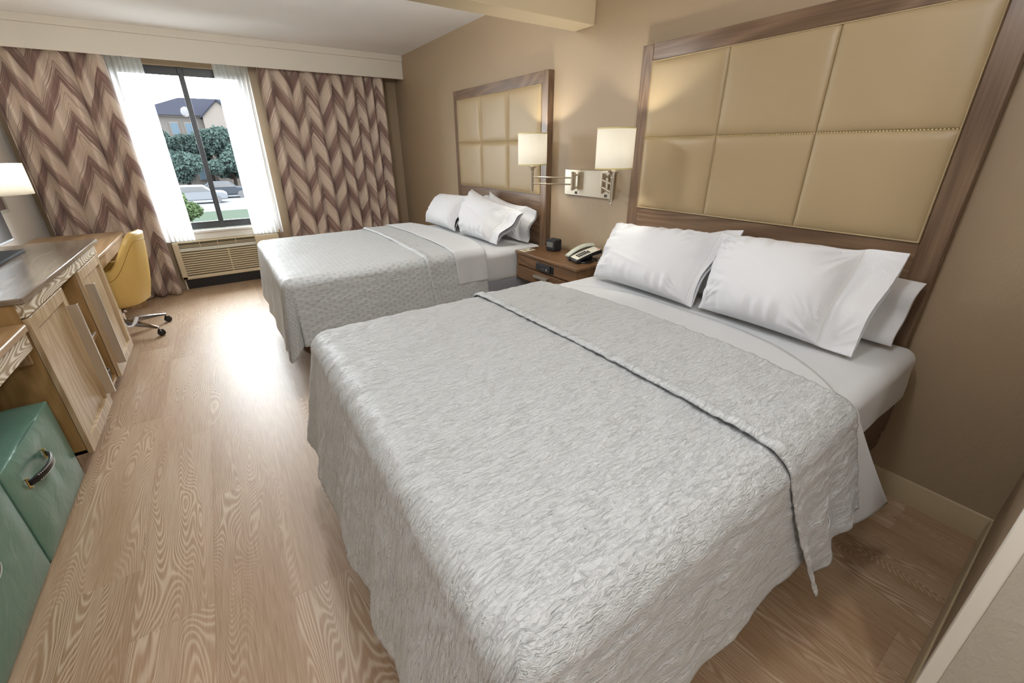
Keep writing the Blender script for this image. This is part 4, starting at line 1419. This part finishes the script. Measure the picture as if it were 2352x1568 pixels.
# picture on the left wall
pc = thing('framed_picture', 'silver framed picture on the left wall below the lamp shade', 'picture', (XL, 4.62, 1.03))
MB().box(XL + 0.001, XL + 0.022, 4.40, 4.88, 1.035, 1.06).box(XL + 0.001, XL + 0.022, 4.40, 4.88, 1.335, 1.36).box(XL + 0.001, XL + 0.022, 4.855, 4.88, 1.06, 1.335).box(XL + 0.001, XL + 0.022, 4.40, 4.425, 1.06, 1.335).build('frame', M['frame_silver'], pc, bevel=0.002)
MB().box(XL + 0.001, XL + 0.012, 4.425, 4.855, 1.06, 1.335).build('print', M['picture'], pc)

# ------------------------------------------------------------------ desk chair
ch = thing('desk_chair', 'mustard yellow swivel desk chair on a chrome five-star base', 'chair', (-3.17, 4.33, 0))
CX, CYc = -3.17, 4.33
CHC, CHS = math.cos(math.radians(-14)), math.sin(math.radians(-14))


def shell_pts(thick):
    """wrap-around shell: angle from the back (+x) to both sides, height profile dips to the arms"""
    na, nh = 56, 22
    A = np.linspace(-2.35, 2.35, na)
    rows = []
    for a in A:
        k = abs(a) / 2.35
        top = 0.87 - 0.27 * sstep(0.10, 0.52, k) - 0.03 * k * k
        r_out = 0.275
        col = []
        for j in range(nh):
            h = j / (nh - 1)
            z = 0.30 + (top - 0.30) * h
            lean = 0.055 * ((z - 0.30) / 0.56) ** 1.4
            squeeze = 1.0 - 0.10 * h * (1 - k)
            lower = -0.05 * (1 - h) ** 3
            rx = (r_out + lower - thick) ; ry = (0.285 + lower - thick) * squeeze
            # superellipse plan
            ca, sa = math.cos(a), math.sin(a)
            e = 0.75
            px_ = math.copysign(abs(ca) ** e, ca) * rx
            py_ = math.copysign(abs(sa) ** e, sa) * ry
            lx_, ly_ = px_ + lean * max(ca, 0), py_
            col.append((CX + lx_ * CHC - ly_ * CHS, CYc + lx_ * CHS + ly_ * CHC, z))
        rows.append(col)
    return np.array(rows)


so, si = shell_pts(0.0), shell_pts(0.05)
mb = MB()
mb.grid(so)
na, nh = so.shape[:2]
N = na * nh
mb.grid(si, flip=True)
idx = lambda i, j: i * nh + j
# rolled top edge
mid = (so[:, -1] + si[:, -1]) / 2 + np.array([0, 0, 0.016])
mm = len(mb.v)
mb.v += [tuple(p) for p in mid.tolist()]
for i in range(na - 1):
    mb.f.append((idx(i, nh - 1), idx(i + 1, nh - 1), mm + i + 1, mm + i))
    mb.f.append((mm + i, mm + i + 1, N + idx(i + 1, nh - 1), N + idx(i, nh - 1)))
    mb.f.append((idx(i, 0), N + idx(i, 0), N + idx(i + 1, 0), idx(i + 1, 0)))
for i in (0, na - 1):
    for j in range(nh - 1):
        mb.f.append((idx(i, j), idx(i, j + 1), N + idx(i, j + 1), N + idx(i, j)))
mb.build('backrest_shell', M['yellow'], ch, smooth=70)
k0 = [i for i in range(na)]
sm = MB()
pl = []
for i in range(4, na - 4):
    a = -2.35 + 4.7 * i / (na - 1)
    kk = abs(a) / 2.35
    h = 0.90 - 0.10 * sstep(0.10, 0.5, kk)
    j = int(np.clip(h * (nh - 1), 0, nh - 1))
    f_ = h * (nh - 1) - j
    p = so[i, j] * (1 - f_) + so[i, min(j + 1, nh - 1)] * f_
    d = p - np.array([CX, CYc, p[2]])
    pl.append(tuple(p + d / np.linalg.norm(d) * 0.001))
MB().tube(pl, 0.0022, 6).build('seam', M['yellow_in'], ch)
m1 = MB(); slab(m1, -0.25, 0.15, -0.18, 0.18, 0.32, 0.44, 0.035)
m1.v = [(CX + a * CHC - b * CHS, CYc + a * CHS + b * CHC, c) for a, b, c in m1.v]
m1.build('seat', M['yellow_in'], ch, smooth=60)
m1 = MB(); slab(m1, -0.2, 0.15, -0.16, 0.16, 0.298, 0.325, 0.010)
m1.v = [(CX + a * CHC - b * CHS, CYc + a * CHS + b * CHC, c) for a, b, c in m1.v]
m1.build('seat_underside', M['yellow'], ch, smooth=60)
MB().cyl((CX, CYc, 0.12), (CX, CYc, 0.2), 0.028, n=20).cyl((CX, CYc, 0.2), (CX, CYc, 0.30), 0.016, n=16).build('gas_column', M['chrome'], ch)
MB().box(CX - 0.09, CX + 0.09, CYc - 0.07, CYc + 0.07, 0.272, 0.30).build('seat_plate', M['black'], ch, bevel=0.006)
MB().tube([(CX + 0.03, CYc - 0.05, 0.28), (CX + 0.07, CYc - 0.16, 0.265), (CX + 0.075, CYc - 0.19, 0.262)], [0.005, 0.005, 0.011], 8).build('height_lever', M['chrome'], ch)
for k in range(5):
    a = math.radians(-40 + 72 * k)
    d = Vector((math.cos(a), math.sin(a), 0)); pz = Vector((-math.sin(a), math.cos(a), 0))
    c = Vector((CX, CYc, 0))
    V = []
    for t, wd, zt, zb in ((0.02, 0.028, 0.15, 0.085), (0.12, 0.024, 0.135, 0.088), (0.24, 0.019, 0.108, 0.08), (0.325, 0.014, 0.086, 0.068)):
        for sw, zz in ((-1, zb), (-0.8, zt - 0.006), (0, zt), (0.8, zt - 0.006), (1, zb)):
            V.append(c + d * t + pz * wd * sw + Vector((0, 0, zz)))
    F = []
    for i in range(3):
        for j in range(5):
            F.append((i * 5 + j, i * 5 + (j + 1) % 5, (i + 1) * 5 + (j + 1) % 5, (i + 1) * 5 + j))
    F += [(4, 3, 2, 1, 0), (15, 16, 17, 18, 19)]
    lg = MB().add(V, F).build('leg', M['chrome'], ch, bevel=0.003)
    e = c + d * 0.315
    cm = MB()
    for sg in (-1, 1):
        cc_ = e + pz * 0.011 * sg + Vector((0.012, 0, 0.0265))
        cm.lathe([(0.001, -0.008), (0.022, -0.008), (0.026, -0.004), (0.026, 0.004), (0.022, 0.008), (0.001, 0.008)], cc_, 22, axis=pz)
    cm.cyl(e + Vector((0, 0, 0.05)), e + Vector((0, 0, 0.075)), 0.006, n=8)
    cm.box(e.x - 0.01, e.x + 0.03, e.y - 0.004, e.y + 0.004, 0.03, 0.056)
    cm.build('caster', M['black'], lg)
# chair price-tag-like white cord end
wc = thing('white_cord', 'short white cord end hanging beside the yellow chair base', 'cord', (-3.02, 3.99, 0.2))
MB().tube([(-3.085, 3.86, 0.26), (-3.075, 3.89, 0.20), (-3.05, 3.93, 0.185), (-3.03, 3.97, 0.205), (-3.015, 4.0, 0.235)], [0.008, 0.01, 0.009, 0.014, 0.012], 10).build('cord_loop', M['cord_white'], wc)

# ------------------------------------------------------------------ added ceiling lamps (fill light, out of frame)
for i, (loc, en) in enumerate(CEIL_FILL):
    cl_ = thing('ceiling_lamp', ['round frosted ceiling lamp above the nearest bed, outside the picture', 'round frosted ceiling lamp over the entrance, outside the picture', 'round frosted ceiling lamp between the beam and the window, outside the picture'][i], 'ceiling lamp', (loc[0], loc[1], loc[2] + 0.04))
    MB().lathe([(0.001, 0.047), (0.17, 0.047), (0.17, 0.028), (0.15, 0.028), (0.001, 0.028)], loc, 40).build('pan', M['steel'], cl_)
    MB().lathe([(0.15, 0.03), (0.148, 0.0), (0.12, -0.03), (0.06, -0.05), (0.001, -0.055)], loc, 40).build('glass_dome', M['glow'], cl_)
    light('ceiling_lamp_light', 'POINT', (loc[0], loc[1], loc[2] - 0.16), en, NEUT, 0.10)

# ------------------------------------------------------------------ outdoors
GZ = -2.5
gl_ = MB().box(-60, 60, YW + 3, 140, GZ - 0.5, GZ).build('ground', M['asphalt'], smooth=0)
structure(gl_, 'grey parking lot outside')
lw = MB().box(-30, 20, 51, 61.5, GZ, GZ + 0.05).build('lawn', M['grass'], smooth=0)
tag(lw, 'strip of lawn in front of the far trees', 'lawn', kind='structure')
lw = MB().box(-30, 20, 9, 37, GZ, GZ + 0.05).build('lawn', M['grass'], smooth=0)
tag(lw, 'lawn between the window and the parking lot', 'lawn', kind='structure')

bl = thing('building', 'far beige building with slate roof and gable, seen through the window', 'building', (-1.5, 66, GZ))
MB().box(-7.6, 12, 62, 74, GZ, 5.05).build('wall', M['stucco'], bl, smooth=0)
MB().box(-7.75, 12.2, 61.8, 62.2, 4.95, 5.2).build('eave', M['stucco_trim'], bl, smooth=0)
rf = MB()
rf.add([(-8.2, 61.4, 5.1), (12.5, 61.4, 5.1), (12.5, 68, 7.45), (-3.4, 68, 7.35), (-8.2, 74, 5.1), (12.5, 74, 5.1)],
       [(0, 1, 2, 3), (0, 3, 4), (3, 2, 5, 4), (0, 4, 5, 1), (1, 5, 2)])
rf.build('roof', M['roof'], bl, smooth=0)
gb = MB()
gb.prism([(-1.55, GZ), (1.75, GZ), (1.75, 5.0), (0.05, 6.55), (-1.55, 5.0)], 'y', 60.9, 62.5)
gb.build('gable', M['stucco_trim'], bl, smooth=0)
gr = MB()
gr.add([(-1.8, 60.7, 4.85), (0.05, 60.7, 6.65), (0.05, 66, 6.65), (-1.8, 66, 4.85)], [(0, 1, 2, 3)])
gr.add([(1.95, 60.7, 4.85), (0.05, 60.7, 6.65), (0.05, 66, 6.65), (1.95, 66, 4.85)], [(0, 1, 2, 3)])
gr.build('gable_roof', M['roof'], bl, smooth=0, solid=0.12)
for xx in (-4.3, -3.0, 2.4, 4.4, 6.4):
    for zz in (3.2, 0.9, -1.5):
        fo = MB().box(xx - 0.42, xx + 0.42, 61.9, 62.05, zz - 0.1, zz + 1.25).build('window', M['stucco_trim'], bl, smooth=0)
        MB().box(xx - 0.32, xx + 0.32, 61.82, 61.95, zz, zz + 1.15).build('pane', M['far_glass'], fo, smooth=0)
for xx in (-0.5, 0.6):
    fo = MB().box(xx - 0.4, xx + 0.4, 60.8, 60.95, 2.1, 3.5).build('window', M['stucco_trim'], bl, smooth=0)
    MB().box(xx - 0.3, xx + 0.3, 60.72, 60.85, 2.2, 3.4).build('pane', M['far_glass'], fo, smooth=0)


def tree(x, y, h, r, label, mat, seed, n=900, group='trees outside the window', leaf=0.22):
    rg = np.random.default_rng(seed)
    o = thing('tree', label, 'tree', (x, y, GZ), group)
    trunk = MB().tube([(x, y, GZ), (x + 0.1, y, GZ + h * 0.4), (x - 0.1, y + 0.1, GZ + h * 0.7)], [r * 0.09, r * 0.07, r * 0.03], 8)
    for k in range(7):
        a = rg.random() * 6.28; z0 = GZ + h * (0.3 + 0.35 * rg.random())
        trunk.tube([(x, y, z0), (x + math.cos(a) * r * 0.5, y + math.sin(a) * r * 0.5, z0 + h * 0.18)], [r * 0.035, r * 0.01], 6)
    trunk.build('trunk', M['bark'], o)
    cc = MB()
    lobes = [(rg.normal(0, 0.42, 3) * np.array([r, r, h * 0.27])) for _ in range(14)]
    V, F = [], []
    for i in range(n):
        L = lobes[rg.integers(len(lobes))]
        d = rg.normal(size=3); d /= np.linalg.norm(d)
        c = np.array([x, y, GZ + h * 0.62]) + L + d * r * 0.42 * (0.75 + 0.3 * rg.random()) * np.array([1, 1, 0.8])
        if c[2] < GZ + 0.4:
            continue
        a_ = rg.normal(size=3); a_ /= np.linalg.norm(a_)
        b_ = np.cross(a_, rg.normal(size=3)); b_ /= np.linalg.norm(b_)
        s = leaf * (0.6 + 0.9 * rg.random())
        k = len(V)
        e_ = np.cross(a_, b_) * 0.3
        V += [c - a_ * s, c - b_ * s * 0.6 + e_ * s, c + a_ * s, c + b_ * s * 0.6 + e_ * s]
        F.append((k, k + 1, k + 2)); F.append((k, k + 2, k + 3))
    cc.add(V, F)
    cc.build('crown', mat, o, smooth=0, fixn=False)
    return o


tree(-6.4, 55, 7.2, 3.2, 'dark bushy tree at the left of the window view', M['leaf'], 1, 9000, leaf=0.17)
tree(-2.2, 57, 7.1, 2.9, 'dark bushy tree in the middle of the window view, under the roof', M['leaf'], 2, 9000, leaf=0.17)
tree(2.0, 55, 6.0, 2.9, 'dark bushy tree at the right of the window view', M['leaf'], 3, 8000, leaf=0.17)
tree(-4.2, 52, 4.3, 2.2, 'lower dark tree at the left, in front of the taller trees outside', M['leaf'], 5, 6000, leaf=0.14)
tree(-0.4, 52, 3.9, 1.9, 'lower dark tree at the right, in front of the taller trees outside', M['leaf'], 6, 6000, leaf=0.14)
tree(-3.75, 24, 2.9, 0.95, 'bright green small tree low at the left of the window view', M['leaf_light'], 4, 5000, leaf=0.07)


def car(x, y, mat, label):
    o = thing('car', label, 'car', (x, y, GZ), 'cars parked outside')
    mb = MB()
    prof = [(-2.1, 0.3), (2.1, 0.3), (2.15, 0.75), (1.9, 0.9), (1.1, 0.98), (0.6, 1.42), (-0.9, 1.45), (-1.6, 1.0), (-2.1, 0.9)]
    mb.prism([(x + a, GZ + b_) for a, b_ in prof], 'y', y - 0.85, y + 0.85)
    mb.build('body', mat, o, bevel=0.08)
    MB().prism([(x + a, GZ + b_) for a, b_ in [(-1.35, 1.0), (1.0, 1.0), (0.55, 1.36), (-0.85, 1.38)]], 'y', y - 0.87, y + 0.87).build('side_windows', M['black'], o)
    for a in (-1.3, 1.35):
        for s in (-0.8, 0.8):
            MB().cyl((x + a, y + s - 0.1, GZ + 0.32), (x + a, y + s + 0.1, GZ + 0.32), 0.32, n=20).build('wheel', M['black'], o)


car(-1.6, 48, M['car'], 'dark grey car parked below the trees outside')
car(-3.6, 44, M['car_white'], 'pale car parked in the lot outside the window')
